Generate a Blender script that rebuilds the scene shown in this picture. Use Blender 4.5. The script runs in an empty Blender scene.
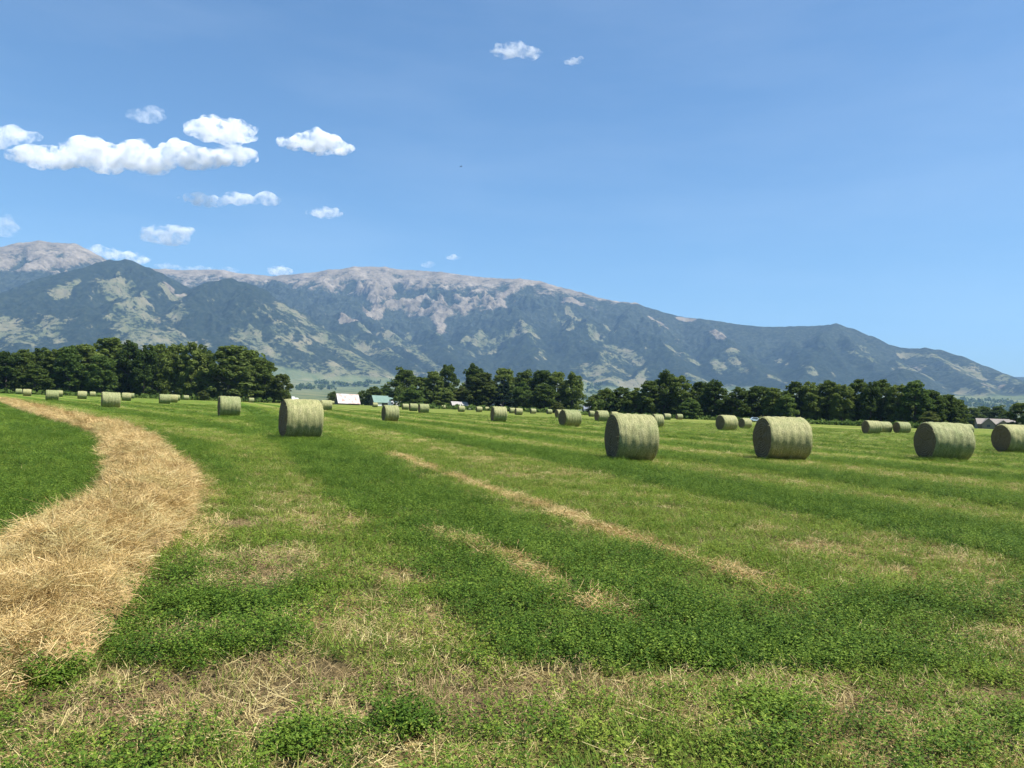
import bpy, math, random
import numpy as np
from mathutils import Vector, Matrix

random.seed(7)
rng = np.random.default_rng(11)
S = bpy.context.scene
COL = S.collection
R = math.radians

# ------------------------------------------------------------------ camera
F_PX, CAM_H, ROLL, HY = 800.0, 1.6, math.atan(.0375), 407.7
cR, sR = math.cos(ROLL), math.sin(ROLL)
PITCH = math.atan((HY - 384) * cR / F_PX)
cP, sP = math.cos(PITCH), math.sin(PITCH)
RIGHT = Vector((cR, -sR * sP, sR * cP))
UP = Vector((-sR, -cR * sP, cR * cP))
FWD = Vector((0, cP, sP))
EYE = Vector((0, 0, CAM_H))

def sight(px, py):
    """Direction from the camera through a point of the picture."""
    return RIGHT * ((px - 512) / F_PX) - UP * ((py - 384) / F_PX) + FWD

def hor(px):
    return 388.5 + .0375 * px

def on_ground(px, py, z=0.0):
    d = sight(px, py)
    return EYE + d * ((z - CAM_H) / d.z)

def at_dist(px, dist, z=0.0):
    d = sight(px, hor(px)); d.z = 0; d.normalize()
    p = EYE + d * dist
    return Vector((p.x, p.y, z))

def sight_at(px, py, dist):
    d = sight(px, py)
    return EYE + d * (dist / math.hypot(d.x, d.y))

cam = bpy.data.cameras.new('camera')
cam.sensor_width = 36; cam.lens = 36 * F_PX / 1024
cam.clip_start = .05; cam.clip_end = 80000
co = bpy.data.objects.new('camera', cam); COL.objects.link(co)
m3 = Matrix((RIGHT, UP, -FWD)).transposed()
co.matrix_world = Matrix.Translation(EYE) @ m3.to_4x4()
S.camera = co

# ------------------------------------------------------------------ helpers
def tag(o, label=None, cat=None, group=None, kind=None):
    if label: o['label'] = label
    if cat: o['category'] = cat
    if group: o['group'] = group
    if kind: o['kind'] = kind
    return o

def link(name, me, mat=None, parent=None, smooth=False):
    o = bpy.data.objects.new(name, me); COL.objects.link(o)
    if mat:
        for m in (mat if isinstance(mat, (list, tuple)) else [mat]):
            me.materials.append(m)
    if parent: o.parent = parent
    if smooth: me.polygons.foreach_set('use_smooth', np.ones(len(me.polygons), bool))
    return o

def empty(name, loc=(0, 0, 0), rz=0.0):
    o = bpy.data.objects.new(name, None); COL.objects.link(o)
    o.location = loc; o.rotation_euler = (0, 0, rz); o.empty_display_size = .2
    return o

def np_mesh(name, V, Fc, smooth=False):
    """V (n,3), Fc (m,k) one face size."""
    me = bpy.data.meshes.new(name)
    V = np.ascontiguousarray(V, np.float32); Fc = np.ascontiguousarray(Fc, np.int32)
    me.vertices.add(len(V)); me.vertices.foreach_set('co', V.ravel())
    k = Fc.shape[1]
    me.loops.add(Fc.size); me.loops.foreach_set('vertex_index', Fc.ravel())
    me.polygons.add(len(Fc)); me.polygons.foreach_set('loop_start', np.arange(0, Fc.size, k, dtype=np.int32))
    me.update(calc_edges=True)
    if smooth: me.polygons.foreach_set('use_smooth', np.ones(len(Fc), bool))
    return me

class MB:
    """Collects simple solids into one mesh."""
    def __init__(s): s.v = []; s.f = []
    def poly(s, pts, faces):
        b = len(s.v); s.v += [tuple(p) for p in pts]; s.f += [tuple(i + b for i in f) for f in faces]
    def box(s, x0, x1, y0, y1, z0, z1):
        s.poly([(x0,y0,z0),(x1,y0,z0),(x1,y1,z0),(x0,y1,z0),(x0,y0,z1),(x1,y0,z1),(x1,y1,z1),(x0,y1,z1)],
               [(0,3,2,1),(4,5,6,7),(0,1,5,4),(1,2,6,5),(2,3,7,6),(3,0,4,7)])
    def tube(s, a, b, r0, r1, n=7):
        a = Vector(a); b = Vector(b); d = (b - a).normalized()
        e = d.orthogonal().normalized(); g = d.cross(e)
        pts = []
        for c, r in ((a, r0), (b, r1)):
            for k in range(n):
                t = 2 * math.pi * k / n; pts.append(c + e * (r * math.cos(t)) + g * (r * math.sin(t)))
        fs = [(k, (k + 1) % n, n + (k + 1) % n, n + k) for k in range(n)]
        s.poly(pts, fs + [tuple(range(n - 1, -1, -1)), tuple(range(n, 2 * n))])
    def mesh(s, name):
        me = bpy.data.meshes.new(name); me.from_pydata(s.v, [], s.f); me.update(); return me
    def build(s, name, mat, parent=None, smooth=False):
        return link(name, s.mesh(name), mat, parent, smooth)

def _hash(ix, iy, seed):
    n = (ix.astype(np.int64) * 374761393 + iy.astype(np.int64) * 668265263 + seed * 974634757) & 0x7fffffff
    n = ((n ^ (n >> 13)) * 1274126177) & 0x7fffffff
    n = ((n ^ (n >> 16)) * 2246822519) & 0x7fffffff
    return (n ^ (n >> 15)) / 0x7fffffff

def vn(x, y, seed=0):
    x = np.asarray(x, float); y = np.asarray(y, float)
    ix = np.floor(x); iy = np.floor(y); fx = x - ix; fy = y - iy
    fx = fx * fx * (3 - 2 * fx); fy = fy * fy * (3 - 2 * fy)
    a = _hash(ix, iy, seed); b = _hash(ix + 1, iy, seed); c = _hash(ix, iy + 1, seed); d = _hash(ix + 1, iy + 1, seed)
    return a + (b - a) * fx + (c - a) * fy + (a - b - c + d) * fx * fy

def fbm(x, y, seed=0, o=4, g=.5):
    t = 0; a = 1; n = 0
    for k in range(o):
        t = t + a * vn(x * 2 ** k + 17.3 * k, y * 2 ** k - 9.1 * k, seed + k); n += a; a *= g
    return t / n

def ss(a, b, x):
    t = np.clip((x - a) / (b - a), 0, 1); return t * t * (3 - 2 * t)

def band(x, a, b, s):
    return ss(a - s, a + s, x) * (1 - ss(b - s, b + s, x))

# ------------------------------------------------------------------ materials
def mat(name):
    m = bpy.data.materials.new(name); m.use_nodes = True
    nt = m.node_tree; b = nt.nodes['Principled BSDF']
    b.inputs['Roughness'].default_value = .85
    b.inputs['Specular IOR Level'].default_value = .25
    return m, nt, b

def N(nt, t, **kw):
    n = nt.nodes.new(t)
    for k, v in kw.items(): setattr(n, k, v)
    return n

def noise(nt, vec, scale, detail=3, rough=.55):
    n = N(nt, 'ShaderNodeTexNoise'); n.inputs['Scale'].default_value = scale
    n.inputs['Detail'].default_value = detail; n.inputs['Roughness'].default_value = rough
    if vec is not None: nt.links.new(vec, n.inputs['Vector'])
    return n.outputs['Fac']

def ramp(nt, fac, stops):
    r = N(nt, 'ShaderNodeValToRGB'); e = r.color_ramp.elements
    while len(e) < len(stops): e.new(.5)
    for i, (p, c) in enumerate(stops):
        e[i].position = p; e[i].color = (*c, 1) if len(c) == 3 else c
    nt.links.new(fac, r.inputs['Fac']); return r.outputs['Color']

def mix(nt, fac, a, b, blend='MIX'):
    m = N(nt, 'ShaderNodeMix', data_type='RGBA', blend_type=blend)
    for s, v in ((m.inputs[0], fac), (m.inputs[6], a), (m.inputs[7], b)):
        if isinstance(v, (int, float)): s.default_value = v
        elif isinstance(v, tuple): s.default_value = (*v, 1)
        else: nt.links.new(v, s)
    return m.outputs[2]

def math_(nt, op, a, b=None, clamp=False):
    m = N(nt, 'ShaderNodeMath', operation=op, use_clamp=clamp)
    for i, v in enumerate((a, b)):
        if v is None: continue
        if isinstance(v, (int, float)): m.inputs[i].default_value = v
        else: nt.links.new(v, m.inputs[i])
    return m.outputs[0]

def bump(nt, b, h, strength, dist):
    n = N(nt, 'ShaderNodeBump'); n.inputs['Strength'].default_value = strength; n.inputs['Distance'].default_value = dist
    nt.links.new(h, n.inputs['Height']); nt.links.new(n.outputs['Normal'], b.inputs['Normal'])

def objco(nt): return N(nt, 'ShaderNodeTexCoord').outputs['Object']

def plain(name, stops, scale=4.0, rough=.8, bump_s=0, spec=.25):
    m, nt, b = mat(name); v = objco(nt)
    n = noise(nt, v, scale, 4)
    nt.links.new(ramp(nt, n, stops), b.inputs['Base Color'])
    b.inputs['Roughness'].default_value = rough; b.inputs['Specular IOR Level'].default_value = spec
    if bump_s: bump(nt, b, n, bump_s, .05)
    return m

def leafy(name, stops, trans=.35, rough=.6, spec=.3):
    """Leaves and blades: diffuse plus light coming through, each instance a shade of its own."""
    m, nt, b = mat(name)
    oi = N(nt, 'ShaderNodeObjectInfo'); geo = N(nt, 'ShaderNodeNewGeometry')
    r = math_(nt, 'ADD', math_(nt, 'MULTIPLY', oi.outputs['Random'], .55),
              math_(nt, 'MULTIPLY', geo.outputs['Random Per Island'], .45))
    c = ramp(nt, r, stops)
    nt.links.new(c, b.inputs['Base Color']); b.inputs['Roughness'].default_value = rough
    b.inputs['Specular IOR Level'].default_value = spec
    tr = N(nt, 'ShaderNodeBsdfTranslucent'); nt.links.new(c, tr.inputs['Color'])
    mx = N(nt, 'ShaderNodeMixShader'); mx.inputs[0].default_value = trans
    nt.links.new(b.outputs[0], mx.inputs[1]); nt.links.new(tr.outputs[0], mx.inputs[2])
    nt.links.new(mx.outputs[0], nt.nodes['Material Output'].inputs['Surface'])
    return m

M = {}
M['alfalfa'] = leafy('alfalfa leaf', [(.05, (.026, .062, .008)), (.5, (.068, .130, .013)), (.95, (.21, .29, .04))], .3, .6, .12)
M['alfalfa_pale'] = leafy('pale alfalfa leaf', [(.1, (.064, .124, .012)), (.5, (.122, .196, .020)), (.9, (.27, .31, .05))], .3, .6, .12)
M['blade'] = leafy('green grass blade', [(.1, (.08, .14, .016)), (.5, (.14, .195, .028)), (.9, (.27, .27, .07))], .35, .6, .12)
M['dry'] = leafy('dry grass blade', [(.1, (.25, .19, .065)), (.5, (.42, .34, .135)), (.9, (.60, .50, .25))], .2, .6, .25)
M['straw'] = leafy('straw stalk', [(.05, (.17, .105, .035)), (.45, (.43, .295, .105)), (.95, (.74, .56, .27))], .15, .5, .3)
M['brown'] = leafy('brown stubble', [(.1, (.13, .088, .040)), (.5, (.25, .180, .082)), (.9, (.42, .32, .16))], .1, .7, .2)

# ------------------------------------------------------------------ field pattern (real crop colours by place)
WR = np.array([(-2.75, 3.9), (-3.15, 4.75), (-3.80, 7), (-4.50, 9.5), (-5.74, 13), (-8.6, 18.7), (-15.4, 31), (-32.3, 55), (-61, 97), (-84, 130), (-150, 223)])
_t = np.linspace(0, len(WR) - 1, 400)
_k = np.arange(len(WR))
def _cr(c):   # smooth curve through the row's way points
    p = np.concatenate([[2 * c[0] - c[1]], c, [2 * c[-1] - c[-2]]])
    i = np.minimum(_t.astype(int), len(c) - 2); f = _t - i
    a, b_, d, e = p[i], p[i + 1], p[i + 2], p[i + 3]
    return .5 * (2 * b_ + (d - a) * f + (2 * a - 5 * b_ + 4 * d - e) * f ** 2 + (3 * b_ - a - 3 * d + e) * f ** 3)
WX, WY = _cr(WR[:, 0]), _cr(WR[:, 1])

def row_offset(x, y):
    """Signed distance across the straw row: negative to its left."""
    wx = np.interp(y, WY, WX); sl = np.interp(y, WY, np.gradient(WX, WY))
    return (x - wx) / np.sqrt(1 + sl ** 2)

def row_half(y):
    y = np.asarray(y, float)
    return np.interp(y, [3.9, 4.4, 5.2, 7, 9, 11.5, 14, 20, 60, 200], [.15, .66, .74, .62, .66, .68, .66, .70, .80, 1.0])

def crop(x, y):
    """Share of lush alfalfa, pale alfalfa, dry grass, loose straw, brown stubble at a place."""
    x = np.asarray(x, float); y = np.asarray(y, float)
    d = np.hypot(x, y)
    wob = (fbm(x * .35, y * .35, 3) - .5)
    u = x + .37 * y - 2.3 * np.clip(y / 125, 0, 1.4) + wob * .8
    e = fbm(x * 1.3, y * 1.3, 21, 3)
    e2 = fbm(x * .5 + 40, y * .5, 31, 3)
    head = 4.98 + .10 * x + (fbm(x * 1.1, y * 1.1, 41) - .5) * .9     # where the mown headland begins
    infield = ss(-.12, .12, y - head)
    lush = band(u + (e - .5) * .9, 1.75, 4.35, .4) * infield * (.72 + .28 * ss(.35, .5, e2))
    lush = np.maximum(lush, band(u, 9.6, 12.3, .5))
    lush = np.maximum(lush, band(y - head, .15, 1.2 + .25 * x, .3) * ss(1.2, 2.2, x) * ss(.36, .52, e2 + .06) * .85)
    per = .5 + .5 * np.sin((u - 15.2) * 2 * np.pi / (5.6 + .9 * np.sin(u * .05)) + 3 * (fbm(u * .12, y * .01, 51) - .5))
    farb = ss(12.5, 14, u)
    lush = np.maximum(lush, farb * ss(.55, .9, per) * .8)
    ro = row_offset(x, y)
    left = 1 - ss(-.3, .3, ro + .4)
    lush = np.maximum(lush, left * (.55 + .25 * (e2 > .5)))
    lush = np.maximum(lush, band(ro, .9, 1.9, .3) * band(y, 4.9, 8.2, .4) * .9)
    lush = np.maximum(lush, band(u, -.7, .5, .3) * band(y, 5.2, 6.6, .4) * .55)
    midleft = band(ro, 1.2, 60, .3) * (1 - ss(1.0, 2.0, u)) * ss(12, 20, y)
    per2 = .5 + .5 * np.sin(ro * 2 * np.pi / 6.2 + 1.0 + 2 * (e2 - .5))
    lush = np.maximum(lush, midleft * ss(.4, .8, per2) * .75)
    dry = band(u, .65, 1.75, .28) * band(y, 5.4, 17, 1.2) * ss(.28, .52, e) * 1.3
    dry = np.maximum(dry, band(u, 4.35, 5.0, .2) * ss(.42, .68, e) * .6 * infield)
    dry = np.maximum(dry, band(u, 6.6, 9.5, .5) * ss(.38, .60, e))
    dry = np.maximum(dry, farb * (1 - ss(.2, .6, per)) * (.45 + .5 * ss(.4, .62, e)))
    dry = np.maximum(dry, midleft * (1 - ss(.1, .5, per2)) * ss(.4, .62, e) * .8)
    dry = np.maximum(dry, (1 - infield) * ss(.40, .60, e) * .85)
    dry = np.maximum(dry, ss(2.6, 4.5, x) * band(u, 5.2, 9, .5) * ss(.5, .66, e) * .9)
    dry = np.maximum(dry, band(ro, 1.1, 3.5, .4) * ss(.58, .7, e) * (1 - ss(12, 20, y)) * .6)
    straw = band(u - wob * .5, 4.98, 5.24, .07) * band(y, 7.3, 25, .6) * ss(.26, .46, e + .12) * .85
    straw = np.maximum(straw, band(u + .14 * (y - 6.4), 2.98, 3.26, .1) * band(y, 6.25, 10.2, .25) * ss(.34, .52, e + .22 * (y < 7.2)) * .95)
    straw = np.maximum(straw, band(ro, .75, .95, .12) * ss(7.5, 9.5, y) * .5)
    brown = band(y - head, -.85, .0, .18) * ss(.40, .6, fbm(x * .9, y * 2.0, 61, 3) + .10 * (1 - ss(-.5, 1.0, x))) * .95
    brown = np.maximum(brown, band(u, -.4, .7, .3) * band(y, 5.0, 11, .6) * ss(.56, .7, e) * .8)
    brown = np.maximum(brown, band(u, 4.3, 4.95, .15) * band(y, 5.2, 22, 1) * ss(.58, .72, e) * .7)
    lush = np.maximum(lush, (1 - infield) * ss(.50, .62, fbm(x * 1.5 + 9, y * 2.2, 65, 3)) * .55 * (1 - ss(4.1, 4.6, y)))
    lush = lush * (1 - .8 * np.clip(straw, 0, 1)) * (1 - .8 * brown) * (1 - .35 * dry)
    return [np.clip(a, 0, 1) for a in (lush, 1 - lush, dry, straw, brown)] + [e]

def crop_colour(x, y):
    lush, pale, dry, straw, brown, e = crop(x, y)
    d = np.hypot(x, y)
    A = lambda c: np.array(c)[None, :]
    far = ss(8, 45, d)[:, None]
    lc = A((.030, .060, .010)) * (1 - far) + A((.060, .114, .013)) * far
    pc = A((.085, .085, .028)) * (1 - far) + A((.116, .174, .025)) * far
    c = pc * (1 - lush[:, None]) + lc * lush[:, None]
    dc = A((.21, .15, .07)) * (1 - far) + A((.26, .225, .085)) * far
    c = c + (dc - c) * (dry * .85)[:, None]
    c = c + (A((.40, .27, .125)) - c) * (straw * .75)[:, None]
    c = c + (A((.155, .112, .06)) - c) * (brown * .9)[:, None]
    c = c * (.8 + .4 * fbm(x * .23, y * .23, 71, 3))[:, None]
    return np.clip(c, 0, 1)

def gz(x, y):
    """Height of the field surface: almost flat, small hummocks."""
    d = np.hypot(x, y)
    return (fbm(x * .8, y * .8, 81, 3) - .5) * .07 * (1 - ss(10, 40, d))

# ------------------------------------------------------------------ ground sheet
az = np.concatenate([np.linspace(-180, -55, 40)[:-1], np.linspace(-55, 55, 560), np.linspace(55, 180, 40)[1:]])
rr = np.concatenate([[.02, .5, 1.0, 1.5], np.geomspace(2.0, 420, 640), np.geomspace(440, 13000, 40)])
AZ, RR = np.meshgrid(np.radians(az), rr)
gx = (RR * np.sin(AZ)).ravel(); gy = (RR * np.cos(AZ)).ravel()
na = len(az)
ii = np.arange(len(rr) - 1)[:, None] * na + np.arange(na - 1)[None, :]
ii = ii.ravel()
me = np_mesh('ground', np.stack([gx, gy, gz(gx, gy)], 1), np.stack([ii, ii + 1, ii + na + 1, ii + na], 1)[:, ::-1], True)
ca = me.attributes.new('crop_colour', 'FLOAT_COLOR', 'POINT')
cc = np.ones((len(gx), 4), np.float32); cc[:, :3] = crop_colour(gx, gy); ca.data.foreach_set('color', cc.ravel())
m, nt, b = mat('hay field')
at = N(nt, 'ShaderNodeAttribute', attribute_name='crop_colour'); v = objco(nt)
n1 = noise(nt, v, 9.0, 6, .65); n2 = noise(nt, v, .9, 5, .7); n3 = noise(nt, v, 45., 3, .6)
c = mix(nt, 1.0, at.outputs['Color'], ramp(nt, n1, [(.25, (.45, .45, .45)), (.5, (.95, .95, .95)), (.75, (1.7, 1.6, 1.4))]), 'MULTIPLY')
c = mix(nt, 1.0, c, ramp(nt, n2, [(.3, (.72, .78, .7)), (.55, (1, 1, 1)), (.75, (1.35, 1.25, 1.2))]), 'MULTIPLY')
c = mix(nt, 1.0, c, ramp(nt, n3, [(.3, (.6, .62, .6)), (.7, (1.35, 1.3, 1.25))]), 'MULTIPLY')
nt.links.new(c, b.inputs['Base Color']); b.inputs['Roughness'].default_value = 1; b.inputs['Specular IOR Level'].default_value = .05
bump(nt, b, math_(nt, 'ADD', n1, math_(nt, 'MULTIPLY', n3, .4)), .9, .08)
tag(link('ground', me, m), kind='structure')

# ------------------------------------------------------------------ vegetation prototypes
def proto_coll(name, meshes, mats):
    c = bpy.data.collections.new(name)
    for i, (me, mt) in enumerate(zip(meshes, mats)):
        me.materials.append(mt); c.objects.link(bpy.data.objects.new('%s_%02d' % (name, i), me))
    return c

def leaf_quads(P, D, Wd, L, W):
    """Diamond leaflets: base P, direction D, side Wd."""
    L = L[:, None]; W = W[:, None]
    v = np.stack([P, P + D * L * .45 + Wd * W * .5, P + D * L, P + D * L * .45 - Wd * W * .5], 1).reshape(-1, 3)
    k = np.arange(len(P))[:, None] * 4 + np.arange(4)[None, :]
    return v, k

def unit(v): return v / np.maximum(np.linalg.norm(v, axis=1, keepdims=True), 1e-9)

def alfalfa_clump(r, n_st, h, ls):
    Ps, Ds, Ws, Ls, Wd = [], [], [], [], []
    for s in range(n_st):
        a = r.uniform(0, 6.283); q = .13 * math.sqrt(r.uniform()); b0 = np.array([q * math.cos(a), q * math.sin(a), 0])
        lean = np.array([math.cos(a), math.sin(a), 0]) * r.uniform(.1, .55); hh = h * r.uniform(.55, 1.15)
        for k in range(6):
            t = .3 + .7 * k / 5; p = b0 + (lean * t + np.array([0, 0, 1]) * t) * hh
            pa = r.uniform(0, 6.283); out = np.array([math.cos(pa), math.sin(pa), .35]); p = p + out * .012
            for j in (-.7, 0, .7):
                dd = np.array([math.cos(pa + j), math.sin(pa + j), r.uniform(-.3, .7)]); dd /= np.linalg.norm(dd)
                w = np.cross(dd, [0, 0, 1]) + r.normal(0, .35, 3); w /= np.linalg.norm(w)
                Ps.append(p); Ds.append(dd); Ws.append(w); Ls.append(ls * r.uniform(.7, 1.3)); Wd.append(ls * r.uniform(.4, .62))
    return leaf_quads(np.array(Ps), np.array(Ds), np.array(Ws), np.array(Ls), np.array(Wd))

def blades(r, n, rad, lmin, lmax, w, lie, lift=0.0):
    """Bent narrow blades: three-joint strips. lie 0 upright .. 1 flat."""
    V = []; Fc = []
    for i in range(n):
        a = r.uniform(0, 6.283); q = rad * math.sqrt(r.uniform()); L = r.uniform(lmin, lmax)
        b0 = np.array([q * math.cos(a), q * math.sin(a), r.uniform(0, lift) if lift else 0])
        ph = r.uniform(0, 6.283) if lie < .8 else r.normal(0, .75) + (3.14 if i % 2 else 0) + .8 * math.sin(5 * q / rad); el = (1 - lie) * 1.35 + r.normal(0, .22)
        el += r.normal(0, .16) if lie > .8 else 0
        d = np.array([math.cos(ph) * math.cos(el), math.sin(ph) * math.cos(el), math.sin(el)])
        side = np.cross(d, [0, 0, 1]); side = side / (np.linalg.norm(side) + 1e-6) * w * r.uniform(.6, 1.3)
        if lie > .6: side = side * .7 + np.array([0, 0, 1]) * w * r.normal(0, .5)
        bend = np.array([math.cos(ph), math.sin(ph), -.7]) * r.uniform(.05, .5) * (1 - lie * .6) + r.normal(0, .06 if lie < .8 else .35, 3)
        k = len(V)
        for t in (0, .5, 1):
            p = b0 + d * L * t + bend * L * t * t * .6
            if lie > .6: p[2] = max(p[2], .004)
            ww = side * (1 - .75 * t) if lie < .6 else side * (1 - .3 * t)
            V += [p - ww * .5, p + ww * .5]
        Fc += [(k, k + 1, k + 3, k + 2), (k + 2, k + 3, k + 5, k + 4)]
    return np.array(V), np.array(Fc)

pr = np.random.default_rng(5)
C_ALF = proto_coll('alfalfa_protos', [np_mesh('a', *alfalfa_clump(pr, 14, .14, .016)) for _ in range(4)], [M['alfalfa']] * 4)
C_ALP = proto_coll('pale_alfalfa_protos', [np_mesh('a', *alfalfa_clump(pr, 12, .085, .015)) for _ in range(2)] + [np_mesh('g', *blades(pr, 26, .11, .05, .12, .006, .3)) for _ in range(2)],
                   [M['alfalfa_pale'], M['alfalfa_pale'], M['blade'], M['blade']])
C_DRY = proto_coll('dry_grass_protos', [np_mesh('d', *blades(pr, 30, .13, .04, .13, .0038, l)) for l in (.45, .65, .8)], [M['dry']] * 3)
C_STR = proto_coll('straw_protos', [np_mesh('s', *blades(pr, 170, .20, .03, .17, .0040, l, .07)) for l in (.9, .84, .88, .92)], [M['straw'], M['straw'], M['straw'], M['dry']])
C_BRN = proto_coll('stubble_protos', [np_mesh('b', *blades(pr, 34, .14, .02, .10, .0042, l)) for l in (.5, .85)], [M['brown'], M['brown']])

def scatter(name, coll, P, scl, yaw, label_kind='stuff', parent=None, tilt=.12, flat=True):
    me = bpy.data.meshes.new(name); n = len(P)
    me.vertices.add(n); me.vertices.foreach_set('co', np.ascontiguousarray(P, np.float32).ravel())
    zs = np.minimum(scl, 1.0 + .12 * (scl - 1)) if flat else scl
    a = me.attributes.new('scl', 'FLOAT_VECTOR', 'POINT'); a.data.foreach_set('vector', np.stack([scl, scl, zs], 1).astype(np.float32).ravel())
    rot = np.stack([rng.normal(0, tilt, n), rng.normal(0, tilt, n), yaw], 1).astype(np.float32)
    a = me.attributes.new('rot', 'FLOAT_VECTOR', 'POINT'); a.data.foreach_set('vector', rot.ravel())
    a = me.attributes.new('pick', 'INT', 'POINT'); a.data.foreach_set('value', rng.integers(0, 1000, n).astype(np.int32))
    me.update(); o = link(name, me, None, parent)
    g = bpy.data.node_groups.new(name + '_nodes', 'GeometryNodeTree')
    g.interface.new_socket('Geometry', in_out='INPUT', socket_type='NodeSocketGeometry')
    g.interface.new_socket('Geometry', in_out='OUTPUT', socket_type='NodeSocketGeometry')
    gi = g.nodes.new('NodeGroupInput'); go = g.nodes.new('NodeGroupOutput')
    ci = g.nodes.new('GeometryNodeCollectionInfo'); ci.inputs['Collection'].default_value = coll
    ci.inputs['Separate Children'].default_value = True; ci.inputs['Reset Children'].default_value = True
    ip = g.nodes.new('GeometryNodeInstanceOnPoints'); ip.inputs['Pick Instance'].default_value = True
    def attr(nm, ty):
        q = g.nodes.new('GeometryNodeInputNamedAttribute'); q.data_type = ty; q.inputs['Name'].default_value = nm
        return q.outputs['Attribute']
    e2r = g.nodes.new('FunctionNodeEulerToRotation')
    L = g.links.new
    L(gi.outputs[0], ip.inputs['Points']); L(ci.outputs[0], ip.inputs['Instance'])
    L(attr('pick', 'INT'), ip.inputs['Instance Index']); L(attr('scl', 'FLOAT_VECTOR'), ip.inputs['Scale'])
    L(attr('rot', 'FLOAT_VECTOR'), e2r.inputs[0]); L(e2r.outputs[0], ip.inputs['Rotation'])
    L(ip.outputs[0], go.inputs[0])
    md = o.modifiers.new('scatter', 'NODES'); md.node_group = g
    o['kind'] = label_kind
    return o

def wedge(n, r0, r1, half=43):
    d = np.sqrt(rng.uniform(r0 * r0, r1 * r1, n)); a = np.radians(rng.uniform(-half, half, n))
    return d * np.sin(a), d * np.cos(a)

ZONES = [(2.6, 6.0, 150, 1.0), (6.0, 10, 95, 1.1), (10, 18, 80, 1.1), (18, 34, 34, 1.4), (34, 70, 9.0, 2.1), (70, 150, 1.6, 3.4)]
acc = {k: [[], []] for k in ('lush', 'pale', 'dry', 'straw', 'brown')}
for r0, r1, dens, sc in ZONES:
    area = math.pi * (r1 * r1 - r0 * r0) * 86 / 360; n = int(area * dens)
    x, y = wedge(n, r0, r1)
    lush, pale, dry, straw, brown, e = crop(x, y)
    ro = row_offset(x, y); hw = row_half(y)
    inrow = (np.abs(ro) < hw * .93) & (y > 4.1)
    bare = (1 - .85 * brown) * (1 - .8 * straw)
    clump = ss(.3, .55, fbm(x * 2.1, y * 2.1, 91, 3))
    q = rng.uniform(size=n)
    p_l = (lush * bare).clip(0, 1) * .95
    p_p = ((1 - lush) * bare * (1 - .45 * dry) * (.6 + .35 * clump)).clip(0, 1)
    p_d = (dry * (.38 + .22 * (y < 6)) * (1 - straw) + .015 + .03 * (1 - lush)).clip(0, .9)
    p_s = straw * .6
    p_b = brown * .55 + .025 * (1 - lush)
    lo = np.zeros(n)
    tot = np.maximum(1, p_l + p_p + p_d + p_s + p_b)
    for key, pp in (('lush', p_l), ('pale', p_p), ('dry', p_d), ('straw', p_s), ('brown', p_b)):
        hi = lo + pp / tot; s_ = (q >= lo) & (q < hi) & ~inrow; lo = hi
        P = np.stack([x[s_], y[s_], gz(x[s_], y[s_])], 1)
        k = sc * rng.uniform(.75, 1.3, s_.sum())
        if key == 'straw': k *= .75
        if r0 > 17: k = k * (1.0 if key != 'dry' else .8)
        acc[key][0].append(P); acc[key][1].append(k)
for key, nm, cl in (('lush', 'alfalfa', C_ALF), ('pale', 'pasture_grass', C_ALP), ('dry', 'dry_grass', C_DRY), ('straw', 'loose_straw', C_STR), ('brown', 'brown_stubble', C_BRN)):
    P = np.concatenate(acc[key][0]); k = np.concatenate(acc[key][1])
    scatter(nm, cl, P, k, rng.uniform(0, 6.283, len(P)))

# two darker bushy alfalfa plants at the end of the straw row and one in the foreground
def bushy(px, py, rad, h, label):
    c = on_ground(px, py); r = np.random.default_rng(int(px) + 3)
    Vs = []; Fs = []; nb = 0
    for i in range(26):
        a = r.uniform(0, 6.283); q = rad * math.sqrt(r.uniform())
        v, k = alfalfa_clump(r, 8, h * r.uniform(.7, 1.15) * (1.15 - .5 * q / rad), .022)
        v = v * np.array([.9, .9, 1]) + np.array([q * math.cos(a), q * math.sin(a), 0])
        Vs.append(v); Fs.append(k + nb); nb += len(v)
    o = link('alfalfa_plant', np_mesh('alfalfa_plant', np.concatenate(Vs), np.concatenate(Fs)), M['alfalfa'])
    o.location = (c.x, c.y, float(gz(c.x, c.y)))
    tag(o, label, 'plant', 'bushy alfalfa plants in the foreground')
bushy(58, 681, .11, .16, 'dark green bushy alfalfa plant growing at the near end of the straw row')
bushy(8, 678, .12, .16, 'dark green bushy alfalfa plant cut by the left edge of the photo')
bushy(398, 728, .17, .13, 'low dark green alfalfa plant alone in the mown foreground, left of centre')
bushy(300, 745, .12, .11, 'small green alfalfa plant low in the foreground, left of the lone dark one')
bushy(768, 712, .2, .13, 'wide low dark green alfalfa plant in the right foreground')

# ------------------------------------------------------------------ straw row
yy = np.concatenate([np.linspace(3.95, 30, 620), np.geomspace(30.1, 220, 420)])
tt = np.linspace(-1, 1, 81)
YY, TT = np.meshgrid(yy, tt, indexing='ij')
hwv = row_half(YY) * (1 + .22 * (fbm(YY * .9, np.sign(TT) * 7 + 20, 101, 3) - .5) * 2)
wx = np.interp(YY, WY, WX); sl = np.interp(YY, WY, np.gradient(WX, WY)); q = np.sqrt(1 + sl ** 2)
px_ = wx + TT * hwv / q; py_ = YY - TT * hwv * sl / q * 1.0
prof = np.clip(1 - np.abs(TT) ** 2.6, 0, 1) ** .75
lump = fbm(px_ * 2.6, py_ * 2.6, 111, 4) - .5; fine = fbm(px_ * 7, py_ * 7, 121, 4, .65) - .5
tall = np.interp(YY, [3.9, 4.4, 5.5, 8, 12, 40, 200], [.03, .13, .26, .30, .30, .28, .26])
pz = prof * tall * (1 + 1.3 * lump) + prof * fine * .30 + gz(px_, py_) - .015
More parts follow.
